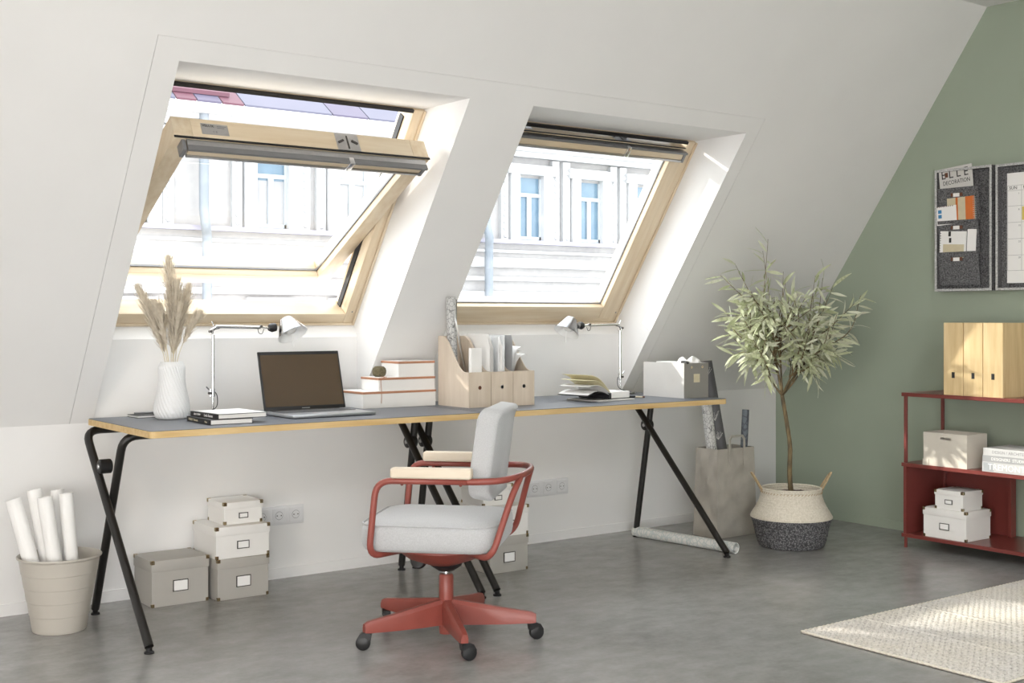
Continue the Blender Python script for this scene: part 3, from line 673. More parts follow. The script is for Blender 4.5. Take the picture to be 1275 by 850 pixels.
for (u0, v0, u1, v1, zt, rd_) in ((-0.020, -0.045, -0.152, -0.04, 0.478, 0.028), (-0.005, 0.012, -0.100, 0.02, 0.505, 0.0265), (0.037, -0.045, -0.038, -0.045, 0.487, 0.0265), (0.060, 0.008, 0.018, 0.015, 0.492, 0.025), (0.020, 0.062, -0.040, 0.085, 0.495, 0.023)):
    a = inbin(u0, v0); b = inbin(u1, v1)
    paper_roll('paper_roll', 'plain white rolled paper sheet standing in the beige bin', 'paper roll', (a[0], a[1], 0.02), (b[0], b[1], zt), rd_, 'paper', 'rolls in the waste bin')

# ------------------------------------------------------------------ vase with pampas grass
VX, VY = -3.80, -0.32
def vase():
    r = thing('vase', 'white ceramic vase with twisted fluting on the desk corner', 'vase', (VX, VY, DZ))
    key = [(0.0, 0.0), (0.052, 0.0), (0.060, 0.006), (0.0655, 0.025), (0.066, 0.045), (0.062, 0.075), (0.054, 0.11), (0.0485, 0.14), (0.047, 0.17), (0.0485, 0.195), (0.0485, 0.202), (0.043, 0.214), (0.041, 0.219)]
    prof = []
    for i in range(len(key)-1):
        for k in range(4): t = k/4; prof.append((key[i][0]*(1-t)+key[i+1][0]*t, key[i][1]*(1-t)+key[i+1][1]*t))
    prof.append(key[-1])
    def fl(q, z, a):
        if q < 0.03: return q
        amp = 0.0036*min(1, z/0.02)*max(0.25, min(1, (0.206-z)/0.01))
        return q+amp*(abs(cos(14*(a+z*7.5)))*2-1.2)
    prof += [(0.038, 0.2185), (0.037, 0.19), (0.036, 0.05), (0.0, 0.045)]
    MB().lathe(prof, 176, fn=fl).build('vase_body', 'ceramic', r, 'all')
vase()
rng = random.Random(5)
def plume(end, r0, ln):
    """end = offset (picture right, depth, height) of the tip above the desk"""
    tip = Vector((RX*end[0]+0.597*end[1], RY*end[0]+0.803*end[1], end[2]))
    root = Vector((tip.x*0.12, tip.y*0.12, 0.05)); neck = Vector((tip.x*0.10+0.012*math.copysign(1, tip.x), tip.y*0.10, 0.215))
    neck = Vector((max(-0.026, min(0.026, tip.x*0.2)), max(-0.026, min(0.026, tip.y*0.2)), 0.218))
    o = thing('pampas_stem', 'dried beige pampas plume standing in the white vase', 'dried grass', (VX, VY, DZ), 0, 'pampas grass in the vase')
    path = smoothpath([root, neck, neck*0.45+tip*0.55+Vector((0, 0, 0.02)), tip], 10)
    MB().tube(path, [0.0022*(1-i/len(path)*0.7) for i in range(len(path))], 5).build('stem', 'straw', o, True)
    mb = MB(); n = len(path); tot = sum((path[i+1]-path[i]).length for i in range(n-1)); acc = 0
    for k in range(850):
        t = 1-(rng.random()**0.85)*ln/tot
        f = max(0, min(n-1.001, t*(n-1))); i = int(f); p = path[i].lerp(path[i+1], f-i); d = (path[i+1]-path[i]).normalized()
        s = (1-t)*tot/ln                         # 0 at tip, 1 at plume base
        wd = r0*(0.18+0.82*math.sin(min(1, s*1.35+0.12)*pi*0.62))*(1.05-0.55*max(0, s-0.7)/0.3)
        a = rng.random()*2*pi; u = d.orthogonal().normalized(); q = u*cos(a)+d.cross(u)*sin(a)
        ll = wd*rng.uniform(1.2, 2.6); out = wd*(rng.uniform(0.2, 0.9) if rng.random() < 0.8 else rng.uniform(0.9, 1.35))
        p0 = p+q*out*0.15; p1 = p+d*ll*0.55+q*out*0.75; p2 = p+d*ll+q*out+Vector((0, 0, -0.004*rng.random()))
        w_ = d.cross(q)*rng.uniform(0.0007, 0.0015)
        mb.add([p0-w_*0.5, p0+w_*0.5, p1+w_, p1-w_, p2], [(0, 1, 2, 3), (3, 2, 4)])
    mb.build('plume', 'pampas', o, 'all')['kind'] = 'stuff'
for e, r0, ln in (((-0.012, 0.0, 0.615), 0.036, 0.33), ((0.025, -0.02, 0.52), 0.036, 0.28), ((-0.125, -0.01, 0.50), 0.032, 0.28), ((-0.10, 0.03, 0.44), 0.032, 0.24), ((0.055, 0.03, 0.50), 0.032, 0.26),
                  ((0.105, -0.01, 0.40), 0.026, 0.18), ((-0.05, -0.035, 0.43), 0.034, 0.2), ((0.01, 0.05, 0.47), 0.036, 0.26), ((0.04, -0.04, 0.42), 0.032, 0.2), ((-0.07, 0.02, 0.41), 0.03, 0.2)): plume(e, r0, ln)

# ------------------------------------------------------------------ small things on the left desk
o = thing('notebook', 'thin closed dark notebook lying flat behind the white vase', 'notebook', (-3.83, -0.185, DZ), rad(3))
MB().bbox(-0.075, 0.10, -0.045, 0.055, 0, 0.002, 0.0008, 1).bbox(-0.075, 0.10, -0.045, 0.055, 0.008, 0.010, 0.0008, 1).build('cover', 'blackplastic', o)
MB().box(-0.073, 0.098, -0.043, 0.053, 0.002, 0.008).build('page_block', 'paper', o)
o = thing('pencil', 'thin grey pencil lying on the notebook behind the vase', 'pencil', (-3.83, -0.15, DZ+0.010), rad(-4))
MB().tube([(-0.055, 0, 0.0035), (0.075, 0, 0.0035)], 0.0035, 6).build('barrel', 'greymetal', o); MB().tube([(0.075, 0, 0.0035), (0.09, 0, 0.0035)], [0.0035, 0.0006], 6).build('tip', 'straw', o)

def book(label, loc, W, D, H, cover, pages='paper', rz=0, spine='left', text_=None, tcol='paper', cat='book', hard=0.0018, tsz=0.55):
    """lies flat; spine on -X ('left') or -Y ('front')"""
    o = thing('book', label, cat, loc, rz); a, b = W/2, D/2; t = hard
    bd = MB().box(-a, a, -b, b, 0, t).box(-a, a, -b, b, H-t, H)
    if spine == 'left': bd.bbox(-a-0.001, -a+0.004, -b, b, 0, H, 0.001, 1)
    bd.build('cover', cover, o)
    MB().box(-a+0.004, a-0.003, -b+0.003, b-0.003, t, H-t).build('page_block', pages, o)
    if text_:
        for s, off, size in text_: text('title', s, size, tcol, o, SIDE((-a-0.0012, b-off, H/2)))
    return o
book('lower black-spined paperback under the other paperback on the desk', (-3.715, -0.575, DZ), 0.165, 0.235, 0.019, 'ink', 'boxwhite', rad(-2), text_=[('WEEKLY  Elements', 0.02, 0.012), ('Naess', 0.185, 0.010)], tcol='manila')
book('upper black-spined paperback with white lettering on its spine', (-3.675, -0.565, DZ+0.019), 0.20, 0.225, 0.018, 'ink', 'boxwhite', rad(3), text_=[('LIKE STORM', 0.03, 0.010), ('Linda Baseas', 0.115, 0.014)])
o = MB().box(-0.092, 0.095, -0.108, 0.108, 0, 0.0006).build('cover_jacket', 'paper'); o.location = (-3.673, -0.565, DZ+0.037); o.rotation_euler = (0, 0, rad(3)); tag(o, 'pale printed cover sheet lying on the upper paperback', 'paper')

def lamp(label, bx_, by_, s):
    """s = +1: arm reaches to +X, -1: to -X"""
    r = thing('desk_lamp', label, 'lamp', (bx_, by_, DZ))
    MB().lathe([(0.0, 0.0), (0.078, 0.0), (0.08, 0.003), (0.078, 0.009), (0.0, 0.0105)], 40).build('base', 'chrome', r, 50)
    MB().lathe([(0.0045, 0.01), (0.0045, 0.09)], 10).build('post', 'chrome', r, True)
    MB().tube([(0, 0, 0.075), (s*0.001, 0, 0.318)], 0.0068, 14).build('lower_arm', 'chrome', r, 50)
    MB().tube([(-s*0.014, 0, 0.098), (-s*0.028, 0, 0.112)], 0.0028, 8).build('arm_pin', 'chrome', r)
    MB().tube([(-s*0.012, -0.009, 0.085), (-s*0.012, 0.009, 0.085)], 0.0055, 12).build('lower_joint', 'frame', r, True)
    MB().bbox(-0.013*1, 0.009, -0.004, 0.004, 0.07, 0.104, 0.002).build('lower_clamp', 'chrome', r)
    MB().tube(fillet([(-s*0.006, 0, 0.318), (-s*0.010, 0, 0.335), (s*0.018, 0, 0.352)], 0.01), 0.005, 10).build('elbow', 'chrome', r, True)
    MB().tube([(-s*0.010, -0.010, 0.333), (-s*0.010, 0.010, 0.333)], 0.0055, 12).build('elbow_joint', 'frame', r, True)
    MB().tube([(s*0.006, 0, 0.352), (-s*0.004, 0, 0.372)], 0.0026, 8).build('arm_pin', 'chrome', r)
    MB().tube([(s*0.012, 0, 0.352), (s*0.205, 0, 0.347)], 0.0068, 14).build('upper_arm', 'chrome', r, 50)
    MB().tube([(s*0.207, -0.011, 0.351), (s*0.207, 0.011, 0.351)], 0.0055, 12).build('wrist_joint', 'frame', r, True)
    MB().tube([(s*0.205, 0, 0.350), (s*0.245, 0, 0.345)], 0.0042, 10).build('wrist', 'chrome', r)
    sw = Vector((s*0.262, 0, 0.348))
    MB().tube([sw+Vector((-s*0.018, 0, -0.002)), sw+Vector((-s*0.006, 0, -0.002)), sw+Vector((s*0.012, 0, 0.0))], [0.013, 0.019, 0.017], 18).build('swivel', 'blackplastic', r, 40)
    ax = Vector((0.17, -0.55, -0.855) if s > 0 else (-0.51, -0.06, -0.87)).normalized()
    small = Vector((s*0.318, -0.002, 0.383)); Q = axes(small, *[Vector(c) for c in (lambda z: (z.orthogonal().normalized(), z.cross(z.orthogonal().normalized()), z))(ax)])
    head = MB().lathe([(0.0, 0.0), (0.020, 0.0), (0.026, 0.003), (0.028, 0.006), (0.064, 0.078), (0.0645, 0.080), (0.0625, 0.080), (0.027, 0.009), (0.0, 0.008)], 36, mi=0)
    nb = 36*5
    for i, f in enumerate(head.f):
        if min(f) >= 36*5-36 and all(q >= 36*5 for q in f): head.mi[i] = 1
    hd = head.xf(Q).build('lamp_shade', ['lampalu', 'white'], r, 50)
    MB().lathe([(0.0, 0.012), (0.018, 0.012), (0.02, 0.03), (0.028, 0.05), (0.02, 0.066), (0.0, 0.071)], 20).xf(Q).build('bulb', 'paper', hd, True)
    e = Q @ Vector((0.0, 0, 0.075)); MB().tube([e, e+Vector((s*0.006, 0, -0.055))], 0.003, 8).build('aiming_rod', 'white', hd)
    MB().tube(smoothpath([(0.003, 0.003, 0.098), (s*0.018, 0.0, 0.075), (s*0.016, -0.004, 0.035), (-s*0.01, -0.012, 0.018), (-s*0.055, -0.02, 0.009), (-s*0.085, -0.02, 0.004)], 6), 0.0018, 6).build('cable', 'ink', r, True)
    MB().tube(smoothpath([(s*0.195, 0, 0.343), (s*0.20, 0, 0.325), (s*0.214, 0, 0.322), (s*0.222, 0, 0.340)], 6), 0.0014, 6).build('cable_loop', 'ink', r, True)
    MB().tube(smoothpath([(s*0.0, 0, 0.322), (s*0.006, 0, 0.338), (s*0.03, 0, 0.345)], 6), 0.0014, 6).build('cable_loop', 'ink', r, True)
    return r
lamp('aluminium jointed desk lamp leaning over the open laptop', -3.593, -0.225, 1)
lamp('aluminium jointed desk lamp reaching over the open book', -1.392, -0.195, -1)

def laptop():
    r = thing('laptop', 'open silver laptop with brown reflection coloured into its screen on the desk', 'laptop', (-3.262, -0.38, DZ), rad(0))
    W = 0.183
    MB().bbox(-W, W, -0.255, 0, 0.002, 0.014, 0.004, 2).build('base', 'laptop', r, 40)
    MB().box(-W+0.015, W-0.015, -0.245, -0.01, 0, 0.003).build('foot_strip', 'rubber', r)
    kb = MB()
    for row in range(5):
        for c in range(14): kb.box(-W+0.022+c*0.0232, -W+0.042+c*0.0232, -0.045-row*0.021, -0.028-row*0.021, 0.0138, 0.0158)
    k = kb.build('keyboard', 'keys', r); k['kind'] = 'stuff'
    MB().box(-0.055, 0.06, -0.235, -0.155, 0.0138, 0.0143).build('touchpad', 'pad_pale', r)
    T = Matrix.Translation((0, -0.004, 0.016)) @ Matrix.Rotation(rad(-16), 4, 'X')
    s = MB().bbox(-W, W, -0.004, 0.004, 0, 0.242, 0.003, 2).xf(T).build('screen_lid', 'blackplastic', r, 40)
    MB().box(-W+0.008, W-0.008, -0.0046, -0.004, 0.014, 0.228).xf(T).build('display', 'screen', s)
    MB().box(-0.018, 0.018, -0.0044, -0.004, 0.004, 0.007).xf(T).build('maker_mark', 'alu', s)
    MB().tube([(-W+0.03, -0.002, 0.013), (W-0.03, -0.002, 0.013)], 0.006, 10).build('hinge', 'frame', r)
laptop()

def gift_box(label, x0, x1, y0, D, z, H):
    r = thing('lidded_box', label, 'box', ((x0+x1)/2, y0+D/2, z)); a, b = (x1-x0)/2, D/2
    MB().bbox(-a+0.001, a-0.001, -b+0.001, b-0.001, 0, H-0.010, 0.001, 1).build('body', 'boxwhite', r)
    ld = MB().bbox(-a-0.001, a+0.001, -b-0.001, b+0.001, H-0.011, H-0.0015, 0.001, 1).build('lid', 'copper', r)
    MB().box(-a+0.001, a-0.001, -b+0.001, b-0.001, H-0.002, H).build('lid_paper', 'boxwhite', ld)
    return r
gift_box('largest white box with copper rimmed lid at the bottom of the stack', -2.965, -2.596, -0.33, 0.19, DZ, 0.072)
gift_box('middle white box with copper rimmed lid carrying the twine ball', -2.886, -2.597, -0.325, 0.15, DZ+0.072, 0.058)
gift_box('smallest white box with copper rimmed lid at the top of the stack', -2.785, -2.598, -0.322, 0.145, DZ+0.13, 0.068)
o = thing('twine_ball', 'ball of olive green twine on the middle white box', 'twine', (-2.838, -0.25, DZ+0.13))
mb = MB().lathe([(0.018, 0.0), (0.026, 0.006), (0.0295, 0.016), (0.0300, 0.026), (0.027, 0.037), (0.018, 0.045), (0.008, 0.046), (0.006, 0.042)], 48, fn=lambda q, z, a: q+0.0007*sin(24*a+z*300)); mb.build('wound_twine', 'twine', o, 'all')
pts = []
for k in range(150):
    a = k*0.42; t = 0.5+0.42*sin(a*0.083); q = 0.0302*math.sqrt(max(0.2, 1-((t-0.5)/0.75)**2)); pts.append((q*cos(a), q*sin(a), 0.0235+0.030*(t-0.5)*1.2))
MB().tube(pts, 0.0009, 4).build('loose_strand', 'twine', o, True)
o = MB().tube(smoothpath([(-2.852, -0.285, DZ+0.1312), (-2.84, -0.315, DZ+0.1312), (-2.86, -0.3275, DZ+0.1305), (-2.875, -0.3275, DZ+0.12), (-2.874, -0.329, DZ+0.085), (-2.875, -0.333, DZ+0.055), (-2.876, -0.3335, DZ+0.02)], 6), 0.0012, 6).build('copper_string', 'copper'); tag(o, 'copper string hanging down the fronts of the white boxes', 'string')

def magazine_file(label, x0, W, m, yb, yf, z0, zf, zb, hole='round', axis='front', group=None):
    """open on top with a curved side, low face looks to -Y"""
    r = thing('magazine_file', label, 'file box', (x0+W/2, (yb+yf)/2, z0)); a, D, t = W/2, (yb-yf)/2, 0.004
    hf, hb = zf-z0, zb-z0
    prof = [(-D, 0), (-D, hf)]
    for k in range(13):
        u = k/12; y = -D+0.02+(2*D-0.055)*u; prof.append((y, hf+(hb-hf)*(0.5-0.5*cos(pi*u))**1.15 if u > 0 else hf))
    prof += [(D, hb), (D, 0)]
    for s in (-1, 1):
        q0, q1 = (-a, -a+t) if s < 0 else (a-t, a)
        MB().prism(prof, q0, q1, 0).build('side_panel', m, r)
    fr = MB().box(-a+t, a-t, -D, -D+t, 0, hf).build('front_panel', m, r)
    MB().box(-a+t, a-t, D-t, D, 0, hb).build('back_panel', m, r); MB().box(-a+t, a-t, -D+t, D-t, 0, t).build('bottom', m, r)
    mt = Matrix.Translation((0, -D-0.0002, hf*0.56)) @ Matrix.Rotation(pi/2, 4, 'X')
    if hole == 'dark': MB().lathe([(0.0, 0.0006), (0.0085, 0.0006), (0.0085, 0)], 18).xf(mt).build('finger_hole', 'leather', fr)
    else:
        MB().lathe([(0.0085, 0.0), (0.0085, 0.0008), (0.0065, 0.0008), (0.0065, 0.0)], 18).xf(mt).build('hole_ring', 'greymetal', fr)
        MB().lathe([(0.0, 0.0004), (0.0065, 0.0004)], 18).xf(mt).build('finger_hole', 'paper' if hole == 'paper' else 'taupe', fr)
    return r
magazine_file('birch magazine file holding the paper rolls and a white folder', -2.579, 0.1165, 'birch', -0.322, -0.56, DZ, 0.897, 1.051, 'dark')
magazine_file('birch magazine file in the middle with white sheets', -2.460, 0.1165, 'birch', -0.322, -0.56, DZ, 0.897, 1.051, 'paper')
magazine_file('birch magazine file with curling papers beside the open book', -2.341, 0.1165, 'birch', -0.322, -0.56, DZ, 0.897, 1.051, 'plain')
FZ = DZ+0.004
paper_roll('paper_roll', 'upright roll of printed plan paper in the birch magazine file', 'paper roll', (-2.525, -0.365, FZ), (-2.538, -0.36, 1.222), 0.0225, 'plan')
paper_roll('paper_roll', 'thin taupe paper roll behind the printed plan roll', 'paper roll', (-2.508, -0.335, FZ), (-2.500, -0.337, 1.225), 0.0105, 'taupe')
o = MB().bbox(-0.013, 0.013, -0.0012, 0.0012, 0, 0.46, 0.0005, 1).build('steel_ruler', 'alu'); o.location = (-2.480, -0.44, FZ); o.rotation_euler = (Vector((-0.055, 0.07, 0.44)).to_track_quat('Z', 'Y')).to_euler(); tag(o, 'steel ruler leaning in the birch magazine file', 'ruler')
mk = MB()
for k in range(40): mk.box(-0.013, -0.007 if k % 5 else -0.002, -0.0014, -0.0012, 0.01+k*0.0105, 0.0106+k*0.0105)
mk.build('graduations', 'ink', o)['kind'] = 'stuff'
def sheet(name, label, x, y0, y1, z1, m, th=0.0015, rx=0.0, cut=0.03, cat='paper', z0=None):
    o = MB().prism([(y0, z0 or FZ), (y0, z1-cut), (y0+cut*0.5, z1), (y1, z1), (y1, z0 or FZ)], x-th/2, x+th/2, 0).build(name, m)
    return tag(o, label, cat)
sheet('folder', 'narrow white folder at the front of the first birch file', -2.520, -0.535, -0.515, 1.0, 'paper', 0.055, cut=0.004, cat='folder')
for i, (x, y1, z1) in enumerate(((-2.445, -0.335, 1.055), (-2.436, -0.335, 1.06), (-2.428, -0.34, 1.05))): 
    sheet('loose_sheet', 'white sheet standing upright in the middle birch file', x, -0.53, y1, z1, 'paper', 0.001, cut=0.05)['group'] = 'sheets in the middle file'
for i, (x, z1) in enumerate(((-2.395, 1.05), (-2.368, 1.055))):
    o = MB().bbox(x-0.004, x+0.004, -0.53, -0.335, FZ, z1, 0.003, 1).build('plastic_sleeve', 'sleeve'); tag(o, 'clear plastic sleeve standing in the middle birch file', 'sleeve', 'clear sleeves')
sheet('loose_sheet', 'wide white page behind the clear sleeves in middle file', -2.38, -0.52, -0.34, 1.045, 'paper', 0.02, cut=0.04)
for i, (bend, zt, x) in enumerate(((0.075, 1.03, -2.325), (0.06, 1.012, -2.318), (0.085, 0.995, -2.31))):
    mb = MB(); vs = []; n = 14
    for k in range(n+1):
        t = k/n; a = max(0, t-0.55)/0.45; px = x+bend*a**1.6; pz = FZ+(zt-FZ)*(t if a == 0 else 0.55+0.45*math.sin(a*1.5)*0.92)-0.02*a**3
        vs += [(px, -0.52, pz), (px, -0.345, pz+0.006), (px+0.0008, -0.52, pz+0.0006), (px+0.0008, -0.345, pz+0.0066)]
    fs = []
    for k in range(n): b = k*4; fs += [(b, b+4, b+5, b+1), (b+2, b+3, b+7, b+6), (b, b+2, b+6, b+4), (b+1, b+5, b+7, b+3)]
    mb.add(vs, fs); tag(mb.build('curled_sheet', 'paper', None, True), 'white sheet curling over the birch file nearest the open book', 'paper', 'curling sheets')
sheet('divider', 'grey upright divider card in birch file nearest the open book', -2.333, -0.54, -0.335, 1.055, 'bookgrey', 0.004, cut=0.02, cat='card')

# open book on the right desk
o = thing('magazine', 'thin pale magazine lying under the open book', 'magazine', (-1.80, -0.50, DZ), rad(4))
MB().bbox(-0.10, 0.14, -0.105, 0.11, 0, 0.007, 0.002, 1).build('pages', 'boxlight', o)
def open_book():
    r = thing('open_book', 'open sketchbook with cream pages fanned up on the desk', 'book', (-1.80, -0.48, DZ+0.007), rad(6))
    MB().box(0, 0.135, -0.10, 0.10, 0, 0.003).build('back_cover', 'ink', r)
    MB().bbox(0.002, 0.132, -0.097, 0.097, 0.003, 0.034, 0.002, 1).build('page_block', 'paper', r)
    mb = MB(); n = 10; vs = []
    def leaf(ang, bow, L, w_, z0, name, m):
        mb = MB(); vs = []; n = 12
        for k in range(n+1):
            t = k/n; x = -L*t*cos(ang)-bow*0.3*sin(pi*t)*sin(ang); z = z0+L*t*sin(ang)+bow*sin(pi*t)*cos(ang)
            z = max(z, 0.001)
            vs += [(x, -w_, z), (x, w_, z), (x, -w_, z+0.0012), (x, w_, z+0.0012)]
        fs = []
        for k in range(n): b = k*4; fs += [(b, b+4, b+5, b+1), (b+2, b+3, b+7, b+6), (b, b+2, b+6, b+4), (b+1, b+5, b+7, b+3)]
        fs += [(0, 1, 3, 2), (n*4, n*4+2, n*4+3, n*4+1)]
        mb.add(vs, fs); mb.build(name, m, r, True)
    leaf(rad(1), 0.018, 0.155, 0.098, 0.016, 'front_cover', 'ink'); leaf(rad(2), 0.020, 0.152, 0.096, 0.0185, 'page', 'paper')
    leaf(rad(14), 0.022, 0.145, 0.095, 0.026, 'page', 'paper'); leaf(rad(24), 0.024, 0.148, 0.095, 0.030, 'page', 'cream'); leaf(rad(33), 0.022, 0.150, 0.095, 0.033, 'page', 'cream')
    MB().bbox(-0.012, 0.004, -0.1, 0.1, 0, 0.03, 0.002, 1).build('spine', 'ink', r)
open_book()
o = thing('pen', 'black pen lying beside the open book', 'pen', (-1.60, -0.45, DZ), rad(-30))
MB().tube([(-0.05, 0, 0.005), (0.06, 0, 0.005)], 0.005, 10).build('barrel', 'blackplastic', o, True); MB().tube([(0.06, 0, 0.005), (0.085, 0, 0.005)], [0.005, 0.002], 10).build('cap', 'alu', o, True)
o = thing('pencil', 'short wooden pencil with dark end lying beside the black pen', 'pencil', (-1.545, -0.485, DZ), rad(-48))
MB().tube([(-0.035, 0, 0.004), (0.03, 0, 0.004)], 0.004, 6).build('barrel', 'straw', o); MB().tube([(0.03, 0, 0.004), (0.04, 0, 0.004)], 0.004, 6).build('eraser', 'leather', o)
o = MB().bbox(-0.035, 0.03, -0.02, 0.02, 0, 0.014, 0.003).build('card_case', 'bookgrey'); o.location = (-1.615, -0.395, DZ); tag(o, 'small grey case behind the pen and open book', 'case')

# pale grey storage tub on the right desk
def tub():
    W, D, H, t = 0.081, 0.144, 0.168, 0.003
    r = thing('desk_tub', 'pale grey open storage box with square tag on desk', 'box', (-1.3195, -0.520, DZ))
    MB().box(-W, W, -D, -D+t, 0, H).build('front_panel', 'tubshade', r); MB().box(-W, W, D-t, D, 0, H).build('back_panel', 'tubshade', r)  # front and back painted darker for the shade on them
    MB().box(-W, -W+t, -D+t, D-t, 0, H).build('side_panel', 'boxlight', r); MB().box(W-t, W, -D+t, D-t, 0, H).build('side_panel', 'boxlight', r)  # sides keep a lighter board, lit contrast is in the colour
    MB().box(-W+t, W-t, -D+t, D-t, 0, t).build('bottom', 'boxgrey', r)
    MB().box(-0.018, 0.022, -D-0.001, -D, 0.075, 0.115).build('tag_card', 'manila', r)
    for s in (-1, 1): MB().lathe([(0.003, 0.0), (0.003, 0.002), (0.006, 0.002), (0.006, 0.0)], 14).xf(Matrix.Translation((s*0.036+0.003, -D, H-0.02)) @ Matrix.Rotation(pi/2, 4, 'X')).build('eyelet', 'chrome', r)
tub()
rg = random.Random(3)
for k, (x, y, s) in enumerate(((-1.34, -0.60, 0.034), (-1.29, -0.61, 0.036), (-1.30, -0.55, 0.032))):
    bm = bmesh.new(); bmesh.ops.create_icosphere(bm, subdivisions=2, radius=s)
    for v in bm.verts: v.co *= rg.uniform(0.72, 1.12)
    o = MB().bm(bm).build('crumpled_paper', 'paper'); o.location = (x, y, DZ+0.160); tag(o, 'crumpled white paper ball filling the grey storage box', 'paper', 'crumpled paper in the tub')
o = MB().bbox(-0.01, 0.01, -0.02, 0.02, 0, 0.15, 0.004).build('marker_case', 'ink'); o.location = (-1.365, -0.62, DZ+0.03); o.rotation_euler = (rad(10), rad(-5), 0); tag(o, 'black marker case sticking up from the grey storage box', 'case')
o = MB().bbox(-0.03, 0.05, -0.05, 0.05, 0, 0.16, 0.002).build('card_stack', 'paper'); o.location = (-1.325, -0.47, DZ+0.01); tag(o, 'stack of white cards standing in the grey storage box', 'paper')
# ------------------------------------------------------------------ paper bag with rolls
def bag():
    r = thing('paper_bag', 'crumpled grey kraft paper bag with flat handle on the floor', 'bag', (-0.828, -0.384, 0), rad(0))
    a, b, H = 0.148, 0.086, 0.455; rg = random.Random(11)
    def wall(p0, p1, name, nrm):
        nx, nz = 16, 24; vs, fs = [], []
        for j in range(nz+1):
            for i in range(nx+1):
                t, s = i/nx, j/nz; tp = 1-0.10*s if abs(nrm[0]) else 1-0.10*s
                x = p0[0]*(1-t)+p1[0]*t; y = p0[1]*(1-t)+p1[1]*t
                tap = (1-0.085*s, 1-0.10*s); x *= tap[0]; y *= tap[1]
                e = min(t, 1-t, 0.25)*4*min(s*6, 1)
                d = (sin(t*9+s*13+rg.random()*0.7)*0.0032+sin(s*23-t*8)*0.0028+(rg.random()-0.5)*0.006)*e
                if abs(s-0.66) < 0.022: d -= 0.002*e
                vs.append((x+nrm[0]*d, y+nrm[1]*d, H*s))
        for j in range(nz):
            for i in range(nx): k = j*(nx+1)+i; fs.append((k, k+1, k+nx+2, k+nx+1))
        mb = MB(); mb.add(vs, fs); return mb.build(name, 'kraft', r, 30)
    f = wall((-a, -b), (a, -b), 'front_panel', (0, -1)); wall((a, b), (-a, b), 'back_panel', (0, 1))
    wall((-a, b), (-a, -b), 'gusset', (-1, 0)); wall((a, -b), (a, b), 'gusset', (1, 0))
    MB().box(-a, a, -b, b, 0.0, 0.003).build('bottom', 'kraft', r)
    for s, nm in ((-1, 'front'), (1, 'back')):
        y = s*b*0.905; w = 0.012
        h = MB(); pts = [(-0.052, H-0.09), (-0.052, H+0.045), (-0.038, H+0.062), (0.042, H+0.062), (0.056, H+0.045), (0.056, H-0.09)]
        for i in range(len(pts)-1):
            p, q = Vector(pts[i]), Vector(pts[i+1]); d = (q-p).normalized(); n = Vector((-d.y, d.x))*w*0.5; p2 = p-d*0.002; q2 = q+d*0.002
            h.prism([tuple(p2+n), tuple(q2+n), tuple(q2-n), tuple(p2-n)], y+s*0.002, y+s*0.006, 1)
        h.build('handle', 'kraft', r)
bag()
def lean(p0, p1): return p0, p1
paper_roll('wallpaper_roll', 'roll of printed plan paper leaning in the kraft bag', 'paper roll', (-0.845, -0.375, 0.006), (-0.960, -0.375, 0.705), 0.028, 'plan')
paper_roll('wallpaper_roll', 'slim taupe roll between printed plan and dark floral roll', 'paper roll', (-0.835, -0.33, 0.006), (-0.925, -0.335, 0.70), 0.016, 'taupe')
fr = paper_roll('wallpaper_roll', 'dark grey wallpaper roll with white sprig pattern in the bag', 'paper roll', (-0.775, -0.40, 0.006), (-0.917, -0.325, 0.90), 0.037, 'floral', inner='floral')
# white sprigs printed on the dark roll
sp = MB(); d = Vector((-0.142, 0.075, 0.894)).normalized(); rg = random.Random(9)
view = Vector((-0.70, -0.71, 0.0)); view = (view-d*view.dot(d)).normalized(); sd_ = d.cross(view)
for t in (0.50, 0.60, 0.84, 0.30):
    c0 = d*t
    for k in range(9):
        a = -1.1+2.2*k/8+rg.uniform(-0.1, 0.1); L = rg.uniform(0.025, 0.048); prev = None
        for j in range(4):
            u = a*0.022*(j/3)*1.3; h = L*j/3; ang = u/0.0376
            p = c0+d*h+(view*cos(ang)+sd_*sin(ang))*0.0374
            if prev is not None: sp.tube([prev, p], 0.0008, 4)
            prev = p
        sp.lathe([(0.0, 0.002), (0.0022, 0.0), (0.0, -0.002)], 5, tuple(prev))
sp.build('printed_sprigs', 'boxlight', fr)['kind'] = 'stuff'
paper_roll('wallpaper_roll', 'slim blue grey patterned roll behind the kraft bag handle', 'paper roll', (-0.735, -0.40, 0.006), (-0.700, -0.41, 0.645), 0.0185, 'bluegrey')
paper_roll('wallpaper_roll', 'pale printed map roll lying on the floor below the desk', 'paper roll', (-1.255, -0.155, 0.0265), (-1.185, -0.795, 0.0265), 0.0265, 'map')

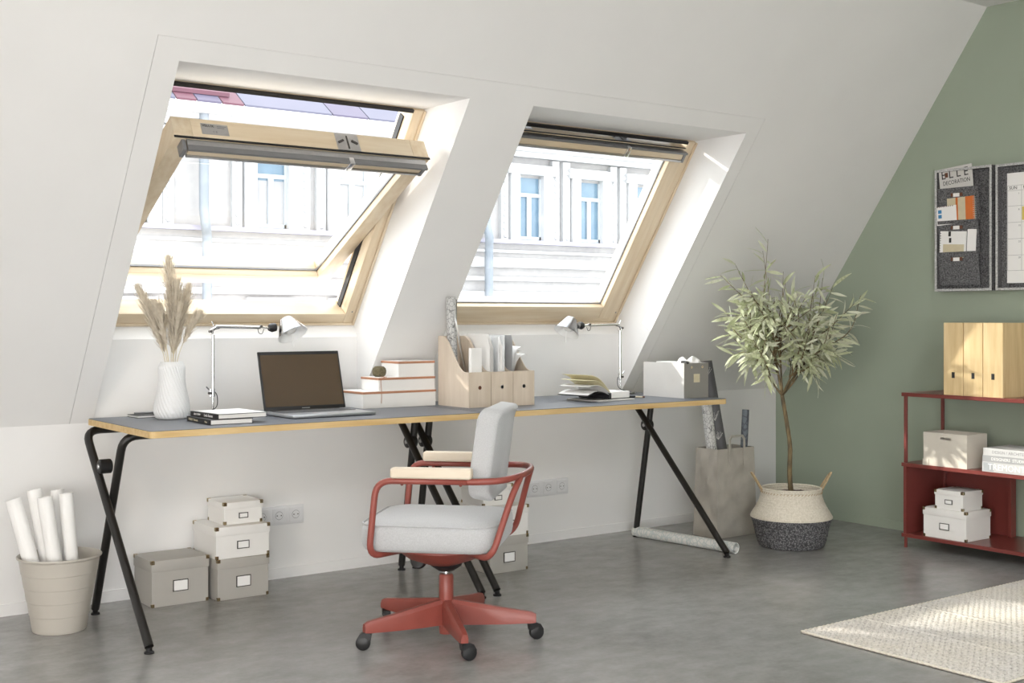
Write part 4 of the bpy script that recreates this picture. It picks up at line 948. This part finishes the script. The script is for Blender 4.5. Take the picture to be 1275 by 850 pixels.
# ------------------------------------------------------------------ basket with olive tree
BX, BY = -0.81, -0.813
def basket():
    r = thing('plant_basket', 'two-tone woven belly basket, cream above and charcoal below', 'basket', (BX, BY, 0))
    def prof(key, n):
        out = []
        for i in range(len(key)-1):
            for k in range(n): t = k/n; out.append((key[i][0]*(1-t)+key[i+1][0]*t, key[i][1]*(1-t)+key[i+1][1]*t))
        return out+[key[-1]]
    def wv(q, z, a): 
        if q < 0.12: return q
        row = round(z/0.0055); return q+0.0011*sin(z/0.0055*2*pi)+0.0011*sin(a*70+(row % 2)*pi)
    lo = [(0.0, 0.001), (0.148, 0.0), (0.158, 0.006), (0.168, 0.03), (0.178, 0.07), (0.190, 0.12), (0.198, 0.144)]
    hi = [(0.198, 0.144), (0.1995, 0.150), (0.192, 0.165), (0.176, 0.19), (0.160, 0.22), (0.150, 0.25), (0.146, 0.272)]
    MB().lathe(prof(lo, 9), 210, fn=wv).build('lower_weave', 'basketd', r, 'all'); 
    inner = [(0.146, 0.272), (0.139, 0.272), (0.140, 0.25), (0.152, 0.22), (0.17, 0.185)]
    MB().lathe(prof(hi, 8)+inner, 210, fn=wv).build('upper_weave', 'basketw', r, 'all')
    rim = MB()
    for k in range(2): rim.tube([((0.1435)*cos(2*pi*i/60), 0.1435*sin(2*pi*i/60), 0.276+k*0.009) for i in range(60)], 0.006, 8, closed=True)
    rim.build('rim', 'basketw', r, 'all')
    st = MB()
    for i in range(54):
        a = 2*pi*i/54; st.tube([(0.150*cos(a), 0.150*sin(a), 0.265), (0.151*cos(a+0.06), 0.151*sin(a+0.06), 0.273)], 0.0015, 5)
    st.build('rim_stitching', 'cord', r)['kind'] = 'stuff'
    for s in (-1, 1):
        c = Vector((RX, RY, 0))*s; f = Vector((0.597, 0.803, 0))
        b0 = c*0.139; p = [b0-f*0.018+Vector((0, 0, 0.262)), b0+c*0.025-f*0.02+Vector((0, 0, 0.31)), b0+c*0.052-f*0.013+Vector((0, 0, 0.355)), b0+c*0.058+Vector((0, 0, 0.362)), b0+c*0.052+f*0.013+Vector((0, 0, 0.352)), b0+c*0.022+f*0.02+Vector((0, 0, 0.305)), b0+f*0.018+Vector((0, 0, 0.262))]
        MB().tube(smoothpath(p, 6), 0.005, 8).build('handle', 'cord', r, 'all')
basket()
def olive():
    r = thing('olive_tree', 'potted olive tree with round crown of silvery leaves', 'tree', (BX, BY, 0.24))
    rg = random.Random(21); U = Vector((RX, RY, 0)); F_ = Vector((0.597, 0.803, 0)); Zv = Vector((0, 0, 1))
    so_ = MB().lathe([(0.0, 0.026), (0.05, 0.026), (0.10, 0.022), (0.139, 0.016), (0.139, 0.005), (0.0, 0.0)], 30, fn=lambda q, z, a: q if q > 0.13 else q); 
    so_.v = [(x, y, z+(0.006*rg.random() if 0.01 < math.hypot(x, y) < 0.12 and z > 0.01 else 0)) for x, y, z in so_.v]
    so_.build('soil', 'soil', r, True)
    tk = smoothpath([(U*0.0)+Zv*0.01, U*-0.008+Zv*0.12, U*-0.006+Zv*0.25, U*-0.022+Zv*0.37, U*-0.045+Zv*0.505], 8)
    n = len(tk); MB().tube(tk, [0.0125-0.004*i/n+0.0012*rg.random() for i in range(n)], 12).build('trunk', 'bark', r, 'all')
    fork = tk[-1]
    wood_ = MB(); leaves = []
    def W(u, d, z): return U*u+F_*d+Zv*(z-0.24)
    ends = []; fork0 = fork
    boughs = [(fork0, W(*q)) for q in ((-0.17, -0.03, 0.93), (0.09, 0.03, 0.92), (-0.06, 0.0, 1.12), (0.03, -0.09, 0.98), (-0.07, 0.09, 0.99), (-0.11, 0.02, 1.18), (0.13, 0.0, 1.05))]
    for q in boughs:
        wood_.tube(smoothpath([q[0], q[0].lerp(q[1], 0.5)+Zv*-0.012, q[1]], 6), [0.0062-0.0004*k for k in range(13)], 7)
    # outline sprigs first (picture right, depth, height), then the filling of the crown
    for e in ((-0.115, 0.0, 1.52), (-0.145, -0.02, 1.46), (-0.36, -0.05, 1.34), (-0.28, 0.0, 1.40), (0.345, 0.0, 1.24), (0.30, -0.05, 1.20), (-0.335, -0.06, 1.16), (-0.31, 0.02, 1.05), (-0.30, -0.05, 0.95), (0.27, 0.05, 1.02), (0.25, 0.0, 0.93),
              (-0.03, 0.04, 1.36), (0.12, 0.0, 1.34), (0.17, 0.05, 1.33), (0.20, -0.04, 1.29), (0.10, -0.1, 0.82), (-0.13, -0.05, 0.80), (0.24, 0.02, 1.10), (-0.22, -0.1, 1.26), (-0.20, 0.05, 0.88)): ends.append(W(*e))
    k = 0
    while k < 70:
        x, y, z = rg.uniform(-1, 1), rg.uniform(-1, 1), rg.uniform(-0.95, 1)
        if x*x+y*y+z*z > 1 or x*x+y*y+z*z < 0.25: continue
        ends.append(W(-0.03+0.285*x, 0.20*y-0.03, 1.085+0.255*z)); k += 1
    for i, e in enumerate(ends):
        bg_ = min(boughs, key=lambda q: (q[1]-e).length+rg.random()*0.12); fork = bg_[0].lerp(bg_[1], rg.uniform(0.35, 1.0))
        mid = fork+Vector(((e-fork).x*0.55, (e-fork).y*0.55, (e-fork).z*0.32))+Vector((rg.uniform(-1, 1), rg.uniform(-1, 1), 0.3))*0.045
        if e.z < fork.z+0.1: mid = fork.lerp(e, 0.5)+Zv*0.05
        path = smoothpath([fork, mid, e], 9); m = len(path)
        wood_.tube(path, [0.0034*(1-0.85*q/m)+0.0004 for q in range(m)], 5)
        L = (e-fork).length; cnt = int(15 if i < 20 else 13)
        for q in range(cnt):
            t = 0.22+0.78*(q+0.5)/cnt; f = t*(m-1); a = min(int(f), m-2); p = path[a].lerp(path[a+1], f-a); d = (path[a+1]-path[a]).normalized()
            ang = q*2.4+rg.random(); u = d.orthogonal().normalized(); side = u*cos(ang)+d.cross(u)*sin(ang)
            spread = rg.uniform(0.5, 1.1) if q < cnt-2 else 0.25
            out = Vector((p.x, p.y, 0)); out = out.normalized() if out.length > 0.01 else Vector((1, 0, 0))
            ld = (d*0.55+side*spread*1.1+out*0.35+Zv*rg.uniform(-0.75, 0.25)).normalized(); rv = Vector((rg.uniform(-1, 1), rg.uniform(-1, 1), rg.uniform(-0.2, 1.4))); nn = (rv-ld*rv.dot(ld)).normalized()
            leaves.append((p, ld, nn, rg.uniform(0.062, 0.112), rg.uniform(0.85, 1.2)))
    wood_.build('twigs', 'bark', r, 'all')
    prof = [(0.0, 0.0006), (0.12, 0.045), (0.35, 0.085), (0.6, 0.085), (0.85, 0.045), (1.0, 0.002)]
    def leaf_geo(curl):
        vs, fs = [], []
        for t, w_ in prof:
            z = -curl*t*t; vs += [(t, -w_, z+0.012), (t, 0, z), (t, w_, z+0.012)]
        for i in range(len(prof)-1):
            b = i*3; fs += [(b, b+3, b+4, b+1), (b+1, b+4, b+5, b+2)]
        return vs, fs
    meshes = []
    for c in (0.08, 0.2, 0.36):
        vs, fs = leaf_geo(c); me = bpy.data.meshes.new('leaf'); me.from_pydata(vs, [], fs); me.materials.append(M['leaf']); me.polygons.foreach_set('use_smooth', [True]*len(fs)); meshes.append(me)
    V = Vector((-0.597, -0.803, 0))
    def orient(p, ld, nn, L, wf):
        y = nn.cross(ld).normalized(); z = ld.cross(y); return axes(p, ld*L, y*L*wf, z*L)
    leaves.sort(key=lambda q: -(q[0].dot(V)+rg.random()*0.12))
    for i, lf in enumerate(leaves[:300]):
        o = bpy.data.objects.new('leaf', meshes[i % 3]); COL.objects.link(o); o.parent = r; o.matrix_local = orient(*lf)
    mb = MB()
    for i, lf in enumerate(leaves[300:]):
        vs, fs = leaf_geo((0.08, 0.2, 0.36)[i % 3]); mt = orient(*lf); mb.add([mt @ Vector(v) for v in vs], fs)
    mb.build('inner_foliage', 'leaf', r, 'all')['kind'] = 'stuff'
olive()

# ------------------------------------------------------------------ red shelf with its contents
SX0, SX1, SY0, SY1 = -0.402, -0.03, -1.161, -2.75
def shelf():
    r = thing('shelving_unit', 'low oxide red metal shelving unit against the green wall', 'shelf', (SX0, SY0, 0))
    D, L = SX1-SX0, SY1-SY0
    for z0, z1 in ((0.0525, 0.070), (0.399, 0.417), (0.744, 0.762)): MB().bbox(0, D, L, 0, z0, z1, 0.0015, 1).build('shelf_board', 'shelfred', r)
    for yy in (-0.018, L/2, L+0.018):
        for xx in (0.012, D-0.055):
            MB().bbox(xx-0.007, xx+0.007, yy-0.007, yy+0.007, 0.417, 0.744, 0.001, 1).build('post', 'shelfred', r)
            MB().bbox(xx-0.006, xx+0.006, yy-0.006, yy+0.006, 0.0, 0.0525, 0.001, 1).build('foot', 'shelfred', r)
    MB().box(0.004, D-0.03, -0.026, -0.010, 0.070, 0.399).build('side_panel', 'shelfred', r)
    MB().box(D-0.03, D-0.02, -0.40, -0.010, 0.070, 0.399).build('back_panel', 'shelfred', r)
    MB().box(D-0.062, D-0.030, -0.40, -0.385, 0.070, 0.399).build('panel_edge', 'shelfred', r)
    MB().bbox(D-0.062, D-0.048, -0.034, -0.026, 0.070, 0.399, 0.001, 1).build('post', 'shelfred', r)
shelf()
def oak_file(label, y0, y1):
    r = thing('magazine_file', label, 'file box', (SX0+0.012, (y0+y1)/2, 0.762)); b = abs(y1-y0)/2-0.0008; H, D = 0.345, 0.27
    MB().bbox(0, 0.006, -b, b, 0, H, 0.001, 1).build('spine_panel', 'oak', r)
    for s in (-1, 1):
        q0, q1 = (-b, -b+0.006) if s < 0 else (b-0.006, b); MB().box(0.006, D, q0, q1, 0, H).build('side_panel', 'oak', r)
    MB().box(0.006, D, -b+0.006, b-0.006, H-0.006, H).build('top_panel', 'oak', r); MB().box(0.006, D, -b+0.006, b-0.006, 0, 0.006).build('bottom', 'oak', r)
    MB().bbox(-0.001, 0.0005, -0.008, 0.008, 0.082, 0.110, 0.0004, 1).build('finger_slot', 'ink', r)
oak_file('oak magazine file nearest the end post of the red shelf', -1.391, -1.497)
oak_file('oak magazine file standing between the two other oak files', -1.499, -1.599)
oak_file('oak magazine file whose broad grained side shows', -1.601, -1.703)
def crate():
    r = thing('storage_crate', 'cream open crate with a handle slot on middle shelf', 'box', (SX0+0.012, -1.398, 0.417)); b, D, H, t = 0.119, 0.165, 0.160, 0.004
    z0, z1 = 0.128, 0.140
    mb = MB().box(0, t, -b, b, 0, z0).box(0, t, -b, b, z1, H).box(0, t, -b, -0.032, z0, z1).box(0, t, 0.025, b, z0, z1); mb.build('front_panel', 'cratecream', r)
    MB().box(D-t, D, -b, b, 0, H).build('back_panel', 'cratecream', r)
    for s in (-1, 1):
        q0, q1 = (-b, -b+t) if s < 0 else (b-t, b); MB().box(t, D-t, q0, q1, 0, H).build('side_panel', 'cratecream', r)
    MB().box(t, D-t, -b+t, b-t, 0, t).build('bottom', 'cratecream', r)
    MB().box(-0.002, 0.003, b-0.03, b+0.003, 0, 0.03).build('corner_flap', 'cratecream', r)
crate()
def flat_book(label, y0, z, L, D, H, m, words, tm, x=SX0+0.01):
    r = thing('book', label, 'book', (x, y0, z))
    MB().box(0, D, -L, 0, 0, 0.002).box(0, D, -L, 0, H-0.002, H).bbox(-0.001, 0.003, -L, 0, 0, H, 0.001, 1).build('cover', m, r)
    MB().box(0.003, D-0.003, -L+0.003, -0.003, 0.002, H-0.002).build('page_block', 'paper', r)
    for s, off, size in words: text('title', s, size, tm, r, SIDE((-0.0013, -off, H/2)))
    return r
flat_book('thick white book at the bottom of three on red shelf', -1.598, 0.417, 0.30, 0.22, 0.046, 'bookwhite', [('TREMONT', 0.03, 0.040)], 'paper')
MB().box(-0.00125, -0.001, -0.06, -0.006, 0.003, 0.043).build('spine_photo', 'silverkey', bpy.data.objects['book.002'])
flat_book('silver grey book in the middle of three on red shelf', -1.600, 0.463, 0.28, 0.21, 0.030, 'bookgrey', [('DESIGNERS  STUDIO', 0.045, 0.019)], 'paper')
flat_book('white book on top of three lettered in grey', -1.604, 0.493, 0.29, 0.215, 0.034, 'bookwhite', [('DESIGN / ARCHITECTURE', 0.045, 0.019)], 'inkgrey')
storage_box('larger white lidded box on the lowest board of red shelf', (-0.285, -1.393, 0.070), 0.240, 0.205, 0.142, 0.036, 'boxwhite', -pi/2, 'small')
storage_box('smaller white lidded box stacked on larger one in red shelf', (-0.300, -1.413, 0.212), 0.158, 0.165, 0.092, 0.024, 'boxwhite', -pi/2, 'tiny')

# ------------------------------------------------------------------ wall organiser and calendar
def felt_frame(r, D, L, H, t=0.012, back=True):
    for a, b, c, d in ((0, -t, 0, H), (-L+t, -L, 0, H)): MB().box(-D, 0, b, a, c, d).build('frame_side', 'felt', r)
    MB().box(-D, 0, -L+t, -t, 0, t).build('frame_side', 'felt', r); MB().box(-D, 0, -L+t, -t, H-t, H).build('frame_side', 'felt', r)
    for y0, y1, z0, z1 in ((-t, 0, 0, H), (-L, -L+t, 0, H), (-L+t, -t, 0, t), (-L+t, -t, H-t, H)): MB().box(-D-0.001, -D, y0, y1, z0, z1).build('edge_band', 'feltedge', r)
    MB().box(-0.008, 0, -L+t, -t, t, H-t).build('back_panel', 'felt', r)
def organiser():
    y0, L, z0, H, D = -1.112, 0.322, 1.265, 0.62, 0.055
    r = thing('wall_organiser', 'grey felt wall organiser with three pockets on green wall', 'organiser', (0, y0, z0)); felt_frame(r, D, L, H)
    for k, zb in enumerate((0.03, 0.19, 0.355)):
        h = 0.168; w0, w1 = 0.018, L-0.075
        p = MB().prism([(-0.034, zb), (-0.058, zb+h), (-0.055, zb+h), (-0.031, zb)], -w1, -w0, 1).build('pocket', 'felt', r)
        zc = zb+h-0.038; cy = -(w0+w1)/2+0.005
        MB().box(-0.0585, -0.050, cy-0.032, cy+0.032, zc-0.007, zc+0.010).build('leather_holder', 'leather', p)
        MB().box(-0.0595, -0.0585, cy-0.018, cy+0.018, zc-0.009, zc+0.009).build('label_card', 'paper', p)
    return r
organiser()
def leaning(name, label, cat, y, z, W, H, th, m, rx=0.0, x=-0.046):
    """flat thing standing in a pocket: faces -X, origin bottom corner at picture left"""
    r = thing(name, label, cat, (x, y, z)); r.rotation_euler = (rx, 0, 0)
    MB().box(-th, 0, -W, 0, 0, H).build('cover', m, r); return r
mg = leaning('magazine', 'decorating magazine with tall thin title letters in top pocket', 'magazine', -1.140, 1.765, 0.19, 0.122, 0.004, 'boxlight', rad(-5), -0.044)
text('title', 'E L L E', 0.062, 'ink', mg, SIDE((-0.0045, -0.012, 0.087)), sx=0.9)
text('title', 'DECORATION', 0.030, 'ink', mg, SIDE((-0.0045, -0.02, 0.045)), sx=0.8)
MB().box(-0.0046, -0.004, -0.052, -0.034, 0.075, 0.099).build('cover_flash', 'leather', mg)
ev = leaning('envelope', 'white envelope with blue stamps in the middle pocket', 'envelope', -1.126, 1.60, 0.115, 0.095, 0.002, 'paper', rad(-3), -0.0535)
for k in range(2): MB().box(-0.0026, -0.002, -0.03, -0.010, 0.060-0.024*k, 0.078-0.024*k).build('stamp', 'blue', ev)
zz = MB()
for k in range(9): zz.prism([(-0.011*k-0.004, 0.095), (-0.011*k-0.010, 0.095), (-0.011*k-0.007, 0.089)], -0.0026, -0.002, 0)
zz.build('border_marks', 'leather', ev)
nb_ = leaning('notebook', 'orange and manila spiral notebook in the middle pocket', 'notebook', -1.186, 1.60, 0.155, 0.135, 0.005, 'manila', rad(-2), -0.0475)
MB().box(-0.0066, -0.006, -0.155, -0.105, 0, 0.135).build('orange_panel', 'orange', nb_); MB().box(-0.0066, -0.006, -0.062, -0.05, 0, 0.135).build('orange_band', 'orange', nb_)
spb = MB()
for k in range(12): spb.tube([(-0.008, -0.148, 0.012+k*0.0105), (-0.003, -0.162, 0.012+k*0.0105), (0.001, -0.150, 0.012+k*0.0105)], 0.0014, 5)
spb.build('spiral_binding', 'feltedge', nb_)['kind'] = 'stuff'
sp_ = leaning('notebook', 'pale spiral notebook with manila band in the bottom pocket', 'notebook', -1.137, 1.44, 0.15, 0.132, 0.005, 'paper', rad(3), -0.0485)
MB().box(-0.0056, -0.005, -0.14, -0.02, 0.0, 0.066).build('manila_band', 'manila', sp_); MB().box(-0.0056, -0.005, -0.062, -0.048, 0.106, 0.131).build('black_mark', 'ink', sp_); MB().box(-0.0056, -0.005, -0.066, -0.053, 0.074, 0.098).build('black_mark', 'ink', sp_)
spb = MB()
for k in range(10): spb.tube([(-0.007, -0.006, 0.008+k*0.0125), (-0.002, 0.006, 0.008+k*0.0125), (0.001, -0.004, 0.008+k*0.0125)], 0.0016, 5)
spb.build('spiral_binding', 'ink', sp_)['kind'] = 'stuff'
cd = leaning('card', 'narrow white card beside the spiral notebook in bottom pocket', 'card', -1.292, 1.44, 0.05, 0.135, 0.002, 'paper', rad(3), -0.0490)
def calendar():
    y0, L, z0, H, D = -1.452, 0.62, 1.265, 0.617, 0.05
    r = thing('wall_calendar', 'framed wall calendar with ruled white sheet beside felt organiser', 'calendar', (0, y0, z0)); felt_frame(r, D, L, H, 0.012)
    for a, b, c, d in ((-0.05, -0.012, 0.012, H-0.012), (-L+0.012, -L+0.05, 0.012, H-0.012)): MB().box(-0.016, -0.008, a, b, c, d).build('mount', 'felt', r)
    s = MB().box(-0.022, -0.008, -L+0.045, -0.045, 0.035, H-0.045).build('sheet', 'paper', r)
    ln = MB(); x = -0.0224; rows = [0.095, 0.17, 0.25, 0.33, 0.41, 0.485, 0.51]
    for z in rows: ln.box(x, -0.022, -L+0.05, -0.048, z, z+0.0012)
    for k in range(8): yy = -0.048-k*0.0735; ln.box(x, -0.022, yy-0.0006, yy+0.0006, 0.095, 0.511)
    ln.build('ruled_lines', 'inkgrey', s)
    for k, dn in enumerate(('SUN', 'MON', 'TUE', 'WED')): text('heading', dn, 0.022, 'ink', s, SIDE((x-0.0002, -0.056-k*0.0735, 0.498)))
    for q in range(5):
        for k in range(3): text('date', str(1+q*7+k), 0.012, 'inkgrey', s, SIDE((x-0.0002, -0.105-k*0.0735, 0.47-q*0.078)))
    MB().box(x-0.002, x, -0.17, -0.125, 0.34, 0.405).build('sticky_note', 'yellow', s)
calendar()

# ------------------------------------------------------------------ rug
def rug():
    x0, x1, y0, y1 = -2.105, -0.50, -2.765, -1.975
    px, py = 0.0185, 0.0225; nx, ny = int((x1-x0)/px*6), int((y1-y0)/py*7)
    vs, col = [], []
    for j in range(ny+1):
        for i in range(nx+1):
            u, v = (x1-x0)*i/nx, (y1-y0)*j/ny
            col_i = int(u/px); a = (u/px) % 1; b = (v/py+(0.5 if col_i % 2 else 0.0)+(a-0.5)*(0.55 if col_i % 2 else -0.55)) % 1
            h = (abs(sin(pi*a))**0.5)*(0.35+0.65*abs(sin(pi*b))**0.6)
            ridge = 0
            for q in (0.33, 0.665, 1.0, 1.335):
                if abs(u-q) < 0.012: ridge = 0.004*(1-abs(u-q)/0.012)
            edge = min(u, x1-x0-u, v, y1-y0-v); e = min(1, edge/0.006)
            vs.append((u, v, 0.002+e*(0.0030+0.0075*h+ridge)))
            dark = 1.0 if (h < 0.36 and (col_i*7+int(v/py)*3) % 5 != 0) else 0.0  # darker in the low gaps of the weave
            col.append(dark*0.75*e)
    fs = [(j*(nx+1)+i, j*(nx+1)+i+1, (j+1)*(nx+1)+i+1, (j+1)*(nx+1)+i) for j in range(ny) for i in range(nx)]
    n0 = len(vs); W, H = x1-x0, y1-y0
    vs += [(0, 0, 0), (W, 0, 0), (W, H, 0), (0, H, 0)]; col += [0]*4; fs.append((n0, n0+3, n0+2, n0+1))
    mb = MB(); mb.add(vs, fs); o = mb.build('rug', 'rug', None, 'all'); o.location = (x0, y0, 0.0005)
    at = o.data.attributes.new('gap_dark', 'FLOAT', 'POINT'); at.data.foreach_set('value', col)
    tag(o, 'cream flat-woven rug with dark flecks on the concrete floor', 'rug')
    ed = MB(); rg = random.Random(2)
    for (a, b) in (((0, 0), (W, 0)), ((W, 0), (W, H)), ((W, H), (0, H)), ((0, H), (0, 0))):
        n = int(math.hypot(b[0]-a[0], b[1]-a[1])/0.012)
        ed.tube([(a[0]+(b[0]-a[0])*k/n, a[1]+(b[1]-a[1])*k/n, 0.0062) for k in range(n+1)], [0.0048+0.0012*((k % 2)*2-1) for k in range(n+1)], 6)
    ed.build('bound_edge', 'basketw', o, 'all')
rug()

# ------------------------------------------------------------------ street tree outside, up-sun of the roof windows
def street_tree():
    base = Vector((-10.6, 7.0, -9.5)); r = thing('street_tree', 'leafy street tree standing outside the roof windows', 'tree', base); rg = random.Random(4)
    MB().tube(smoothpath([(0, 0, 0), (0.1, 0.1, 5), (0, 0, 10), (0.2, 0, 15.5)], 6), [0.3-0.25*i/18 for i in range(19)], 10).build('trunk', 'bark', r, 'all')
    mb = MB()
    for k in range(330):
        while True:
            p = Vector((rg.uniform(-1, 1), rg.uniform(-1, 1), rg.uniform(-1, 1)))
            if p.length < 1: break
        c = Vector((p.x*2.6, p.y*2.2, 14.8+p.z*2.4)); s = rg.uniform(0.12, 0.24); d = Vector((rg.uniform(-1, 1), rg.uniform(-1, 1), rg.uniform(-1, 1))).normalized(); u = d.orthogonal()
        v = d.cross(u); mb.add([c-u*s, c+v*s*0.5, c+u*s, c-v*s*0.5], [(0, 1, 2, 3)])
    mb.build('crown', 'leaf', r)['kind'] = 'stuff'
street_tree()
